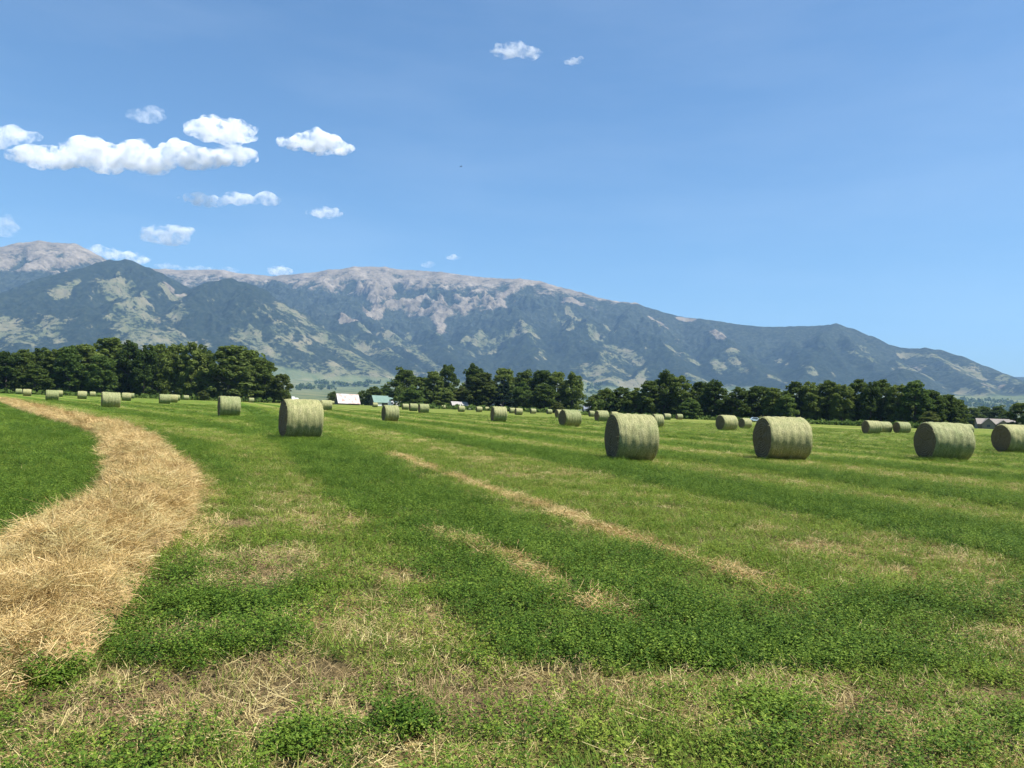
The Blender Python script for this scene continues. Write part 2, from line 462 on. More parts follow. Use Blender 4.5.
V = np.stack([px_, py_, pz], -1).reshape(-1, 3)
nt_ = len(tt); ii = (np.arange(len(yy) - 1)[:, None] * nt_ + np.arange(nt_ - 1)[None, :]).ravel()
m, nt, b = mat('raked straw'); v = objco(nt)
n1 = noise(nt, v, 14, 6, .7); n2 = noise(nt, v, 2.2, 4, .6)
c = mix(nt, n2, ramp(nt, n1, [(.28, (.10, .06, .025)), (.45, (.30, .20, .08)), (.62, (.48, .345, .15)), (.8, (.62, .47, .23))]), (.36, .245, .10))
nt.links.new(c, b.inputs['Base Color']); bump(nt, b, n1, 1.0, .06); b.inputs['Roughness'].default_value = .9
row = link('straw_windrow', np_mesh('straw_windrow', V, np.stack([ii, ii + nt_, ii + nt_ + 1, ii + 1], 1)[:, ::-1], True), m)
tag(row, 'long golden row of raked straw curving from the left foreground to the far trees', 'straw row')
P = []; K = []
for y0, y1, dens, sc in ((4.0, 8, 120, .8), (8, 14, 85, .9), (14, 24, 34, 1.1), (24, 45, 12, 1.4), (45, 100, 3, 1.8)):
    n = int((y1 - y0) * 2.4 * dens)
    y = rng.uniform(y0, y1, n); t = rng.uniform(-.92, .86, n); iy = np.clip(np.searchsorted(yy, y), 0, len(yy) - 1)
    it = np.clip(((t + 1) / 2 * (nt_ - 1)).astype(int), 0, nt_ - 1)
    p = np.stack([px_[iy, it], py_[iy, it], pz[iy, it] - .01], 1); p[:, :2] += rng.normal(0, .03, (n, 2))
    keep = rng.uniform(size=n) < .35 + .65 * ss(.38, .56, fbm(p[:, 0] * 3.1, p[:, 1] * 3.1, 231, 3)); p = p[keep]; n = len(p)
    P.append(p); K.append(sc * rng.uniform(.65, 1.3, n))
P = np.concatenate(P); K = np.concatenate(K)
scatter('loose_stalks', C_STR, P, K, rng.uniform(0, 6.283, len(P)), parent=row, tilt=.32, flat=False)

# ------------------------------------------------------------------ hay bales
m, nt, b = mat('net wrapped hay'); v = objco(nt)
oi = N(nt, 'ShaderNodeObjectInfo')
mp = N(nt, 'ShaderNodeMapping'); nt.links.new(v, mp.inputs['Vector']); mp.inputs['Scale'].default_value = (16, 1.6, 1.6)
addv = N(nt, 'ShaderNodeVectorMath', operation='ADD'); nt.links.new(v, addv.inputs[0])
sc3 = N(nt, 'ShaderNodeVectorMath', operation='SCALE'); sc3.inputs[0].default_value = (31, 17, 23); nt.links.new(oi.outputs['Random'], sc3.inputs['Scale'])
nt.links.new(sc3.outputs[0], addv.inputs[1]); nt.links.new(addv.outputs[0], mp.inputs['Vector'])
streak = noise(nt, mp.outputs[0], 2.2, 5, .6); blot = noise(nt, addv.outputs[0], 2.4, 4, .6); speck = noise(nt, addv.outputs[0], 30, 5, .85)
c = ramp(nt, streak, [(.3, (.18, .188, .076)), (.5, (.25, .252, .112)), (.7, (.355, .345, .18))])
c = mix(nt, ramp(nt, blot, [(.46, (0, 0, 0)), (.66, (.6, .6, .6))]), c, (.17, .20, .075))
c = mix(nt, 1.0, c, ramp(nt, oi.outputs['Random'], [(0, (.78, .84, .74)), (.5, (1, 1, 1)), (1, (1.12, 1.05, 1.0))]), 'MULTIPLY')
c = mix(nt, 1.0, c, ramp(nt, speck, [(.36, (.32, .34, .27)), (.5, (.95, .95, .95)), (.66, (1.35, 1.32, 1.3))]), 'MULTIPLY')
nt.links.new(c, b.inputs['Base Color']); b.inputs['Roughness'].default_value = .7
bump(nt, b, math_(nt, 'ADD', speck, streak), .6, .03); M['bale'] = m
m, nt, b = mat('cut hay end'); v = objco(nt)
sx = N(nt, 'ShaderNodeSeparateXYZ'); nt.links.new(v, sx.inputs[0])
yy2 = math_(nt, 'MULTIPLY', sx.outputs[1], sx.outputs[1]); zc = math_(nt, 'SUBTRACT', sx.outputs[2], .8)
rad = math_(nt, 'SQRT', math_(nt, 'ADD', yy2, math_(nt, 'MULTIPLY', zc, zc)))
ang = math_(nt, 'ARCTAN2', sx.outputs[1], zc)
ring = math_(nt, 'SINE', math_(nt, 'ADD', math_(nt, 'ADD', math_(nt, 'MULTIPLY', rad, 70), ang), math_(nt, 'MULTIPLY', noise(nt, v, 3, 3), 9)))
spk = noise(nt, v, 30, 4, .7)
c = ramp(nt, spk, [(.3, (.07, .05, .028)), (.5, (.17, .125, .065)), (.7, (.30, .23, .12))])
c = mix(nt, math_(nt, 'MULTIPLY', math_(nt, 'ADD', ring, 1.0), .22), c, (.05, .035, .02))
nt.links.new(c, b.inputs['Base Color']); bump(nt, b, math_(nt, 'ADD', spk, math_(nt, 'MULTIPLY', ring, .3)), .8, .04); M['bale_end'] = m

def bale_meshes(seed, L, near=True):
    """A round bale of 1.6 m lying on its side: the netted side wall and the cut core with its two ends."""
    r = np.random.default_rng(seed); ns, nl = (72, 30) if near else (28, 8)
    th = np.linspace(0, 2 * np.pi, ns, endpoint=False); xs = np.linspace(-L / 2, L / 2, nl)
    X, T = np.meshgrid(xs, th, indexing='ij')
    edge = np.clip((np.abs(X) - (L / 2 - .10)) / .10, 0, 1)
    rad = .80 - .05 * edge ** 2.2
    rad = rad + (fbm(X * 2.2 + seed * 7, np.cos(T) * 1.6 + np.sin(T) * 2.3 + 9, seed, 3) - .5) * .05
    rad = rad + (fbm(X * 9 + seed, np.cos(T) * 5 + np.sin(T) * 7, seed + 9, 3) - .5) * .022
    rad = rad + .010 * np.sin(X * 23 + seed) * (1 - edge)
    Z = .80 + rad * np.cos(T) * 1.0; Y = rad * np.sin(T) * 1.02
    Z = np.where(Z < .05, .05 - (.05 - Z) * .15, Z) - .035
    X2 = X + (fbm(np.cos(T) * 2 + 5, np.sin(T) * 2 + 5, seed + 3, 2) - .5) * .05 * (np.abs(X) / (L / 2))
    V = np.stack([X2, Y, Z], -1).reshape(-1, 3)
    i = np.arange(nl - 1)[:, None] * ns; j = np.arange(ns)[None, :]; j2 = (j + 1) % ns
    Fc = np.stack([(i + j), (i + j2), (i + ns + j2), (i + ns + j)], -1).reshape(-1, 4)
    side = np_mesh('net_wrap', V, Fc[:, ::-1], True)
    ends = []
    for s in (-1, 1):
        Vc = []; Fq = []; base = 0; rim = np.stack([X2, Y, Z], -1)[0 if s < 0 else -1]
        nr = 14 if near else 4
        for k in range(nr + 1):
            f = 1 - k / nr
            f = max(f, .004)
            for a in range(ns):
                p = rim[a].copy(); p[1] *= f; p[2] = .78 + (p[2] - .78) * f
                dome = .03 * (1 - f ** 4)
                p[0] += s * (dome + (.03 * (float(vn(p[1] * 9 + s * 3, p[2] * 9, seed + 17)) - .5) if 0 < k < nr else 0)) - s * .004
                Vc.append(p)
        for k in range(nr):
            for a in range(ns):
                a2 = (a + 1) % ns; q_ = [base + k * ns + a, base + k * ns + a2, base + (k + 1) * ns + a2, base + (k + 1) * ns + a]
                Fq.append(q_ if s > 0 else q_[::-1])
        ends.append(np_mesh('cut_end', np.array(Vc), np.array(Fq), True))
    return side, ends

m = leafy('loose hay wisps', [(.1, (.20, .20, .08)), (.5, (.34, .32, .14)), (.9, (.5, .45, .24))], .2, .6); M['wisp'] = m
def wisps(seed, L):
    """Loose hay sticking out round both rims and along the foot."""
    r = np.random.default_rng(seed); V = []; Fc = []
    for i in range(260):
        if i < 170:
            s = r.choice((-1, 1)); a = r.uniform(0, 6.283); rad = .77 + r.uniform(-.05, .03)
            p = np.array([s * L / 2 * r.uniform(.93, 1.01), rad * math.sin(a), .77 + rad * math.cos(a)])
            d = np.array([s * r.uniform(.1, .8), math.sin(a) * r.uniform(-.2, .8), math.cos(a) * r.uniform(-.2, .8) - .2]) + r.normal(0, .3, 3)
        else:
            p = np.array([r.uniform(-L / 2, L / 2), -.33 - r.uniform(0, .1), .03]); d = np.array([r.normal(0, 1), -.6, r.uniform(0, .6)])
        if p[2] < .02: p[2] = .02
        d = d / np.linalg.norm(d); w = np.cross(d, r.normal(0, 1, 3)); w = w / np.linalg.norm(w) * .006; l = r.uniform(.03, .11); k = len(V)
        V += [p - w, p + w, p + d * l + w * .3, p + d * l - w * .3]; Fc.append((k, k + 1, k + 2, k + 3))
    return np_mesh('loose_hay', np.array(V), np.array(Fc))

BALES = [ # left px, right px, height px, foot px (or None), turn, label
 (602,659,47,461,11,'largest hay bale, nearest the camera, standing right of the centre of the field'),
 (278.5,321.5,40,439.5,28,'big pale netted hay bale beside the white and rust roofed barn, left of centre'),
 (754.5,808.5,42,459.8,6,'big hay bale before the right-hand trees, first to the right of the nearest bale'),
 (917,970,38.5,460.5,3,'big green streaked hay bale near the right edge with a smaller one peeping behind'),
 (991,1037,27,452.8,6,'hay bale cut by the right edge of the photo, in front of the pale house'),
 (218.5,239,20,416.8,27,'mid-sized hay bale in front of the round dark tree at the left treeline end'),
 (557.5,582,17.5,426.5,24,'hay bale left of the nearest one, hiding part of a smaller bale behind it'),
 (101,120,17,407.5,30,'lone mid-sized hay bale just right of the straw row'),
 (380,400,16.2,421.3,24,'hay bale in front of the green-roofed barn, left end dark'),
 (490,507,15.5,421.6,17,'hay bale standing before the grey gabled roof at the foot of the dark conifer'),
 (715,738,16,430.3,20,'hay bale left of the big right-hand one, closely followed by a smaller bale'),
 (738,752,10.5,428.5,18,'smaller hay bale between the pale car and a larger bale on its left'),
 (650,664.5,13,427.2,12,'greenish hay bale peeping out behind the right end of the nearest bale'),
 (861,882,12.6,434,8,'left bale of the touching pair in the distance by the right-hand trees'),
 (876,891.5,10.4,432.6,8,'smaller bale tucked against the right end of the distant touching pair'),
 (893,911,11.6,433.4,8,'distant hay bale just right of the touching pair, under the dark bush'),
 (962,972,10,435,5,'small hay bale peeping out behind the big green streaked one'),
 (592,611,11.2,421.4,18,'hay bale half hidden behind the left end of the nearest bale'),
 (608,620.5,6.5,None,15,'far hay bale showing just over the top left of the nearest bale'),
 (588,595,6,None,15,'far hay bale in front of the bluish roof, partly behind a nearer bale'),
 (554.5,564,8.5,None,20,'hay bale mostly hidden behind the left end of a larger bale, centre right'),
 (660,674,6.2,None,8,'far hay bale long side on, under the pale bush beyond the nearest bale'),
 (675,683.5,5.6,None,12,'far hay bale at the end of the gap, right of a longer looking one'),
 (766,774,6.5,None,8,'far hay bale peeping over the top of the big right-hand bale'),
 (320,332,11,410.2,22,'hay bale right behind the big pale one, toward the rust-roofed barn'),
 (330,334.5,3.5,None,22,'tiny far hay bale just left of the rust-roofed barn'),
 (344,348,2.6,None,22,'tiny hay bale in front of the middle of the rust-roofed barn'),
 (358,363,2.6,None,22,'tiny hay bale at the right end of the rust-roofed barn'),
 (363.5,367,2.8,None,22,'tiny hay bale in the gap between the two barns'),
 (372,378,4.6,None,22,'small hay bale against the wall of the green-roofed barn'),
 (378,381.5,2.6,None,22,'tiny hay bale beside the green-roofed barn bale, partly behind a nearer one'),
 (401,409.5,6,None,20,'leftmost of three overlapping hay bales right of the green-roofed barn'),
 (408,418.5,7.8,411,20,'middle one of three overlapping hay bales right of the green-roofed barn'),
 (417,430,9.8,413,20,'rightmost and largest of three overlapping bales right of the green-roofed barn'),
 (441,446,4,None,18,'small far hay bale alone just left of the grey shed'),
 (457,465.5,6,None,18,'hay bale standing in front of the grey shed'),
 (475,483,5.5,None,18,'left hay bale of the small pair right of the grey shed'),
 (484,489.5,4,None,18,'right and smaller hay bale of the pair right of the grey shed'),
 (508.5,516,5.6,None,18,'left hay bale of the pair right of the grey gabled roof'),
 (514,523,7,None,18,'right and nearer hay bale of the pair right of the grey gabled roof'),
 (529,537,5.2,None,18,'lone small hay bale under the right half of the central trees'),
 (546,552.5,5,None,18,'small hay bale at the right end of the central trees'),
 (0,2.5,2.6,None,30,'tiny far hay bale at the very left edge of the photo'),
 (5,9.8,3.2,None,30,'tiny hay bale second from the left edge under the trees'),
 (15,22.5,5,None,30,'left one of two neighbouring small bales beyond the start of the straw row'),
 (23,31,6.5,None,30,'right and larger one of two neighbouring small bales beyond the straw row'),
 (35,39.5,2.6,None,30,'tiny far hay bale alone between the bale pair and a larger bale'),
 (46,58,10,400.6,30,'hay bale nearest the far end of the straw row, overlapping another behind'),
 (55,62.5,6,None,30,'hay bale half hidden behind the one near the far end of the straw row'),
 (67,71.5,3,None,30,'tiny far hay bale alone in the left treeline shade'),
 (74.5,78,2.5,None,30,'tiny far hay bale touching the left side of a larger one at the left trees'),
 (77.5,86.5,7.3,None,30,'small hay bale flanked by tiny ones on both sides at the left trees'),
 (86.5,89.5,2.6,None,30,'tiny far hay bale squeezed between two larger ones at the left trees'),
 (89,96,4.6,None,30,'far hay bale just left of the lone mid-sized bale by the straw row'),
 (122,130.5,7.5,None,28,'front bale of the overlapping pair just right of the lone mid-sized bale'),
 (128.5,133.5,5,None,28,'hind bale of the overlapping pair just right of the lone mid-sized bale'),
 (142.5,149,4,None,28,'small hay bale standing alone under the middle of the left trees'),
 (155,161,4,None,28,'far hay bale behind the left end of a three bale cluster at the left trees'),
 (159,170,9.7,403.8,28,'nearest bale of the three bale cluster under the left trees'),
 (169.5,177,7.5,None,28,'right bale of the three bale cluster under the left trees'),
 (175,179.5,5.5,None,28,'hay bale showing behind the right end of the three bale cluster'),
 (183,189,4.5,None,28,'small hay bale first to the right of the three bale cluster'),
 (194,199,3.7,None,28,'small hay bale left of the low bush under the left trees'),
 (208,213,3.3,None,28,'small hay bale between the low bush and the mid-sized bale'),
 (239,243.5,2.5,None,26,'tiny hay bale just right of the mid-sized bale at the round dark tree'),
 (248,254.5,4.6,None,26,'left and larger hay bale of a far pair under the round dark tree'),
 (253,258.5,3,None,26,'right and smaller hay bale of a far pair under the round dark tree'),
 (267.5,272,2.5,None,26,'tiny hay bale beside the trunk of the yellowish tree at the treeline end'),
 (274.5,281,3,None,26,'far hay bale showing over the left top corner of the big pale bale'),
]
GB = 'round hay bales scattered over the field'
far_pool = []
for i in range(3):
    L = 1.4; s_, c_ = bale_meshes(200 + i, L, False)
    vs, fs, off, nside = [], [], 0, len(s_.polygons)
    for q in [s_] + c_:
        a = np.zeros(len(q.vertices) * 3); q.vertices.foreach_get('co', a); vs.append(a.reshape(-1, 3))
        fs.append(np.array([p.vertices[:] for p in q.polygons]) + off); off += len(q.vertices)
    me = np_mesh('hay_bale', np.concatenate(vs), np.concatenate(fs), True)
    me.materials.append(M['bale']); me.materials.append(M['bale_end'])
    me.polygons.foreach_set('material_index', (np.arange(len(me.polygons)) >= nside).astype(np.int32))
    far_pool.append(me)
BALE_XY = []
for i, (x0, x1, h, foot, a, lab) in enumerate(BALES):
    xc = (x0 + x1) / 2
    if foot is None: foot = hor(xc) + h
    p = on_ground(xc, foot)
    dist = p.length if False else math.hypot(p.x, p.y)
    D = 1.57 * min(1.12, max(.85, (h * (dist + .3) / F_PX) / 1.57))
    azm = math.atan2(p.x, p.y); vis = math.sin(R(a) + azm)
    wpx = x1 - x0
    L = (wpx * dist / F_PX - D * abs(vis)) / max(.35, math.cos(R(a) + azm))
    L = min(1.6, max(1.05, L * .94))
    # the foot line seen is the near side of the cylinder: push the axis back a little
    q_ = p * (1 + .05 / dist); loc = (q_.x, q_.y, 0.0)
    if h > 8:
        root = empty('hay_bale', loc, -R(a)); root.rotation_euler.z = R(a)
        side, core = bale_meshes(300 + i, L)
        so = link('net_wrap', side, M['bale'], root); [link('cut_end', q, M['bale_end'], root) for q in core]
        link('loose_hay', wisps(500 + i, L), M['wisp'], root)['kind'] = 'stuff'
        root.scale = (D / 1.6, D / 1.6 * (1 + .02 * (i % 3)), D / 1.6 * (1 - .012 * (i % 4)))
    else:
        root = link('hay_bale', far_pool[i % 3]); root.location = loc
        root.rotation_euler.z = R(a); root.scale = (D / 1.6 * L / 1.4, D / 1.6, D / 1.6)
    tag(root, lab, 'hay bale', GB); BALE_XY.append(loc)

# longer grass standing round the feet of the nearest bales
P = []
for (bx, by, _), rec in zip(BALE_XY, BALES):
    if rec[2] > 12:
        n = 30; a = rng.uniform(0, 6.283, n)
        P.append(np.stack([bx + np.cos(a) * rng.uniform(.55, 1.2, n), by + np.sin(a) * rng.uniform(.4, 1.0, n), np.zeros(n)], 1))
P = np.concatenate(P); scatter('tall_grass', C_ALP, P, rng.uniform(.8, 1.3, len(P)), rng.uniform(0, 6.283, len(P)))

# ------------------------------------------------------------------ trees
def leaf_mat(name, lo, mid, hi):
    return leafy(name, [(.1, lo), (.55, mid), (.95, hi)], .42, .75, .05)
M['leaf'] = leaf_mat('cottonwood leaf', (.050, .078, .016), (.100, .138, .028), (.17, .21, .05))
M['leaf_dark'] = leaf_mat('dark leaf', (.040, .068, .016), (.078, .112, .025), (.13, .165, .04))
M['leaf_pale'] = leaf_mat('olive leaf', (.060, .080, .018), (.10, .125, .030), (.15, .17, .045))
M['leaf_bright'] = leaf_mat('willow leaf', (.05, .085, .02), (.09, .14, .03), (.15, .20, .045))
M['needle'] = leaf_mat('spruce needle', (.010, .022, .014), (.018, .034, .020), (.030, .050, .026))
M['bark'] = plain('grey brown bark', [(.3, (.07, .055, .042)), (.7, (.17, .14, .11))], 3, .9, .5)

def crown_mesh(seed, kind):
    """Unit crown (1 wide, 1 tall, standing on z 0): leaf clumps on many uneven boughs."""
    r = np.random.default_rng(seed); C = []; Rr = []
    if kind == 'conifer':
        for k in range(95):
            t = r.uniform(.04, .99) ** .9; a = r.uniform(0, 6.283); q = (1 - t) * .47 * r.uniform(.55, 1.05) + .015
            C.append((q * math.cos(a), q * math.sin(a), t - .03)); Rr.append((.09 * (1 - t) + .03, .035))
        nl = 3200; sz = .045
    else:
        n = 120
        for k in range(n):
            t = k / (n - 1)
            z = .07 + .84 * t if kind != 'bush' else .06 + .76 * t
            wide = math.sin(math.pi * min(1, (t * .80 + .17))) ** (.55 if kind != 'columnar' else .4)
            a = r.uniform(0, 6.283); q = .42 * wide * math.sqrt(r.uniform(.05, 1))
            s = r.uniform(.055, .145)
            C.append((q * math.cos(a), q * math.sin(a), z + r.normal(0, .03))); Rr.append((s, s * r.uniform(.38, .6)))
        for k in range(7):
            a = r.uniform(0, 6.283); q = r.uniform(0, .2); C.append((q * math.cos(a), q * math.sin(a), r.uniform(.86, .955))); Rr.append((r.uniform(.05, .1), r.uniform(.03, .055)))
        nl = 9500; sz = .034
    C = np.array(C); Rr = np.array(Rr)
    w = Rr[:, 0] ** 2; idx = r.choice(len(C), nl, p=w / w.sum())
    u = unit(r.normal(size=(nl, 3))); u[:, 2] = np.where((u[:, 2] < -.5) & (r.uniform(size=nl) < .5), -u[:, 2] * .6, u[:, 2])
    q = r.uniform(.55, 1.06, nl)[:, None]
    P = C[idx] + u * q * np.stack([Rr[idx, 0], Rr[idx, 0], Rr[idx, 1]], 1)
    nrm = unit(u * 1.0 + r.normal(0, .75, (nl, 3))); e = unit(np.cross(nrm, r.normal(size=(nl, 3)))); g = np.cross(nrm, e)
    s = (sz * r.uniform(.55, 1.3, nl))[:, None]
    asp = np.array([1, 1, .5])
    v = np.stack([P - e * s, P - g * s * .7, P + e * s, P + g * s * .7], 1)
    ctr = P[:, None, :]; v = (ctr + (v - ctr) * asp).reshape(-1, 3)
    return np_mesh('crown', v, np.arange(nl * 4).reshape(-1, 4))

def trunk_mesh(seed, kind):
    r = random.Random(seed); b = MB()
    if kind == 'conifer': b.tube((0, 0, 0), (0, 0, .95), .03, .004)
    else:
        b.tube((0, 0, -.01), (.01, 0, .32), .035, .026); b.tube((.01, 0, .31), (0, .01, .75), .026, .006)
        for k in range(6):
            a = r.uniform(0, 6.28); z = r.uniform(.12, .5); l = r.uniform(.16, .32)
            b.tube((.005, 0, z), (math.cos(a) * l, math.sin(a) * l, z + r.uniform(.1, .22)), .013, .003, 5)
    return b.mesh('trunk')

CR = {}
for kind, n in (('round', 4), ('columnar', 4), ('bush', 3), ('conifer', 1)):
    CR[kind] = [(crown_mesh(700 + 31 * k + len(kind), kind), trunk_mesh(k, kind)) for k in range(n)]
_mats = {}
def tree(px, top, hw, dist, kind, leaf, label, name, cat, group, seed):
    cm, tm = CR[kind][seed % len(CR[kind])]
    key = (cm.name, leaf)
    if key not in _mats:
        c2 = cm.copy(); c2.materials.clear(); c2.materials.append(M[leaf]); _mats[key] = c2
        if not tm.materials: tm.materials.append(M['bark'])
    p = at_dist(px, dist); H = sight_at(px, top, dist).z; W = 2 * hw * dist / F_PX
    root = empty(name, (p.x, p.y, 0), (seed * 2.399) % 6.283)
    # crown units: about .95 wide, .97 tall
    k = 1.0 / .93
    root.scale = (W * k, W * k * .95, H / .985)
    o = bpy.data.objects.new('crown' if kind != 'bush' else 'foliage', _mats[key]); COL.objects.link(o); o.parent = root
    t = bpy.data.objects.new('trunk' if kind != 'bush' else 'stem', tm); COL.objects.link(t); t.parent = root
    if kind in ('round', 'columnar') : t.scale = (1.0, 1.0, 1.0)
    return tag(root, label, cat, group)

GL, GC, GM, GR = ('trees of the left treeline', 'trees round the farm buildings in the centre', 'trees right of the centre gap', 'trees of the right-hand treeline')
ORD = ['first', 'second', 'third', 'fourth', 'fifth', 'sixth', 'seventh', 'eighth', 'ninth', 'tenth', 'eleventh', 'twelfth', 'thirteenth', 'fourteenth', 'fifteenth', 'sixteenth', 'seventeenth', 'eighteenth', 'nineteenth', 'twentieth']
TREES = [ # px, top, half width, distance, kind, leaf, label
 (-14,352,14,335,'round','leaf','tree at the far left cut by the edge of the photo',GL),
 (5,351,12,330,'columnar','leaf_dark','narrow dark tree just inside the left edge, above the tiniest bales',GL),
 (21,349,11,334,'columnar','leaf','narrow tree above the bale pair beyond the straw row',GL),
 (38,348,12,340,'columnar','leaf_dark','flat topped dark tree right of the one above the bale pair',GL),
 (35,364,12,324,'bush','leaf','lower bushy grey-green tree standing in front at the far left',GL),
 (54,348,12,335,'columnar','leaf','tree above the bale nearest the far end of the straw row',GL),
 (69,346,12,330,'round','leaf_bright','slightly yellower tree left of the tallest left-hand tree',GL),
 (86,343,13,336,'round','leaf','tree on the left shoulder of the tallest left-hand tree',GL),
 (107,336.5,18,345,'round','leaf','tallest broad tree of the left treeline, behind the lone mid-sized bale',GL),
 (100,355,12,328,'columnar','leaf_bright','lighter green tree standing before the tallest left-hand tree',GL),
 (127,341,13,338,'round','leaf_dark','dark tree on the right shoulder of the tallest left-hand tree',GL),
 (143,345,11,332,'columnar','leaf_dark','dark tree above the small lone bale under the left trees',GL),
 (157,343.5,12,336,'columnar','leaf','olive topped tree above the three bale cluster',GL),
 (174,343,11,338,'columnar','leaf','tree with a twiggy brownish top right of the three bale cluster',GL),
 (191,342,12,332,'columnar','leaf','pointed tree above the low bush, left of the round dark one',GL),
 (203,345,10,340,'columnar','leaf_dark','narrow dark tree wedged against the round dark tree',GL),
 (228,344.5,21,325,'round','leaf_dark','large round dark tree near the right end of the left treeline',GL),
 (247,349,16,330,'round','leaf','tree leaning out from the right side of the round dark tree',GL),
 (264,360,13,328,'round','leaf','lower olive tree behind the yellowish end tree',GL),
 (280,373,10,322,'round','leaf_pale','yellowish tree ending the left treeline beside the valley view',GL),
 (203,390,5,318,'bush','leaf_pale','low olive bush standing at the foot of the left trees',GL),
 (374,386,10,420,'bush','leaf','bushy tree behind the left end of the green-roofed barn',GC),
 (385,385,10,425,'bush','leaf_bright','bright green bushy tree rising over the ridge of the green-roofed barn',GC),
 (362,390,6,430,'bush','leaf','small bush in the gap between the two barns',GC),
 (333,391,6,430,'bush','leaf_dark','small dark bush left of the rust-roofed barn',GC),
 (403,369,14,360,'round','leaf_dark','dark round tree standing highest behind the pale willow',GC),
 (412,386,11,335,'bush','leaf_bright','pale green willow-like bush right of the green-roofed barn',GC),
 (419,376,12,362,'round','leaf','mid-green tree just right of the dark round one',GC),
 (433,371,12,352,'round','leaf','broad tree left of the tall slender one in the central group',GC),
 (447,364,10,356,'columnar','leaf_dark','tall slender tree left of the small sky gap in the central group',GC),
 (445,388,10,340,'bush','leaf','low green tree in front, left of the grey shed',GC),
 (474,364,12,362,'columnar','leaf_dark','tall tree right of the small gap, behind the olive tree',GC),
 (482,372,16,340,'round','leaf_pale','olive yellow broad tree behind the grey shed',GC),
 (462,386,10,345,'bush','leaf_pale','low olive tree below the small gap above the grey shed',GC),
 (503,377,13,330,'conifer','needle','dark cone-shaped conifer above the grey gabled roof',GC),
 (503,367,13,364,'round','leaf','tree showing behind the tip of the dark conifer',GC),
 (488,384,11,338,'round','leaf_dark','dark lower tree between the olive tree and the conifer',GC),
 (525,371,12,352,'round','leaf','tree first to the right of the dark conifer',GC),
 (522,381,10,336,'bush','leaf_bright','shorter greyish green tree standing before the trees right of the conifer',GC),
 (541,369,13,348,'round','leaf_dark','broad flat topped tree in the right half of the central group',GC),
 (557,371,12,345,'round','leaf','tree next to the last one of the central group',GC),
 (572,374,11,340,'round','leaf','last tree of the central group beside the gap with the bluish roof',GC),
 (545,384,12,332,'round','leaf','front tree below the broad flat topped one',GC),
 (558,402,7,310,'bush','leaf_pale','low pale bush at the right foot of the central trees',GC),
 (594,394,9,305,'bush','leaf','low tree beginning the group right of the centre gap',GM),
 (606,389,11,300,'round','leaf','second tree from the gap, above the half hidden bale',GM),
 (620,387,12,296,'round','leaf_dark','dark even topped tree above the nearest bale',GM),
 (636,387,10,292,'bush','leaf','low rounded tree left of the tallest tree behind the nearest bale',GM),
 (650,380,12,290,'round','leaf','tree on the left shoulder of the tallest one behind the nearest bale',GM),
 (664,372,13,292,'round','leaf_dark','tallest dark tree behind the nearest bale',GM),
 (681,376,13,290,'round','leaf','tree on the right shoulder of the tallest one behind the nearest bale',GM),
 (690,398,10,276,'bush','leaf_bright','bright green low bush in front of the trees beyond the nearest bale',GM),
 (699,381,12,292,'round','leaf','tree above the bright green low bush',GM),
 (715,381,13,284,'round','leaf_dark','dark round tree ending the middle group, above the notch',GM),
 (737,387,11,282,'round','leaf','tree right of the notch in the treeline, brownish tinted',GM),
 (755,385,13,286,'round','leaf_dark','broad low domed tree above the big right-hand bale, left side',GM),
 (773,387,11,280,'round','leaf','tree above the big right-hand bale, right side',GM),
 (786,390,9,276,'bush','leaf_bright','lighter low tree in front left of the tall right-hand row',GM),
 (796,381.5,12,290,'columnar','leaf_dark','first tree of the tall even right-hand row',GR),
 (811,382,11,286,'columnar','leaf','second tree of the tall even right-hand row',GR),
 (828,380,11,288,'columnar','leaf_dark','pointed tree of the right-hand row above the rough grass strip',GR),
 (842,384,10,284,'columnar','leaf','slightly lower tree right of the pointed one',GR),
 (857,379,11,290,'columnar','leaf','brownish topped tree above the distant touching bales',GR),
 (870,382,9,284,'columnar','leaf_dark','narrow dark tree in the middle of the right-hand row',GR),
 (881,379,10,288,'columnar','leaf_dark','pointed dark tree standing highest above the touching bales',GR),
 (897,384,10,284,'columnar','leaf','tree left of the broad domed one in the right-hand row',GR),
 (915,381,14,282,'round','leaf_bright','broad domed green tree above the big green streaked bale',GR),
 (932,389,11,286,'round','leaf','tree stepping down right of the broad domed one',GR),
 (946,394,11,290,'round','leaf_dark','second step of the descending right end of the row',GR),
 (957,399,9,292,'round','leaf','lowest last tree of the descending right-hand row',GR),
 (930,411,9,272,'bush','leaf_pale','low olive bush at the foot of the right-hand trees',GR),
 (970,407,9,500,'round','leaf_dark','hazy dark tree left of the pale house',GR),
 (984,406,9,520,'round','leaf_dark','hazy dark tree right behind the pale house roof',GR),
 (998,406,8,510,'round','leaf_dark','hazy dark tree behind the right gable of the pale house',GR),
 (1007,411,7,500,'bush','leaf_dark','hazy low dark tree between the pale house and the edge tree',GR),
 (1025,402,13,330,'round','leaf','tree cut by the right edge of the photo above the last bale',GR),
]
for i, (px, top, hw, dist, kind, leaf, lab, grp) in enumerate(TREES):
    bush_ = kind == 'bush'
    nm = 'leafy_bush' if bush_ else ('conifer_tree' if kind == 'conifer' else 'cottonwood_tree')
    tree(px, top, hw * 1.22, dist, kind, leaf, lab, nm, 'bush' if bush_ else 'tree', grp, i)

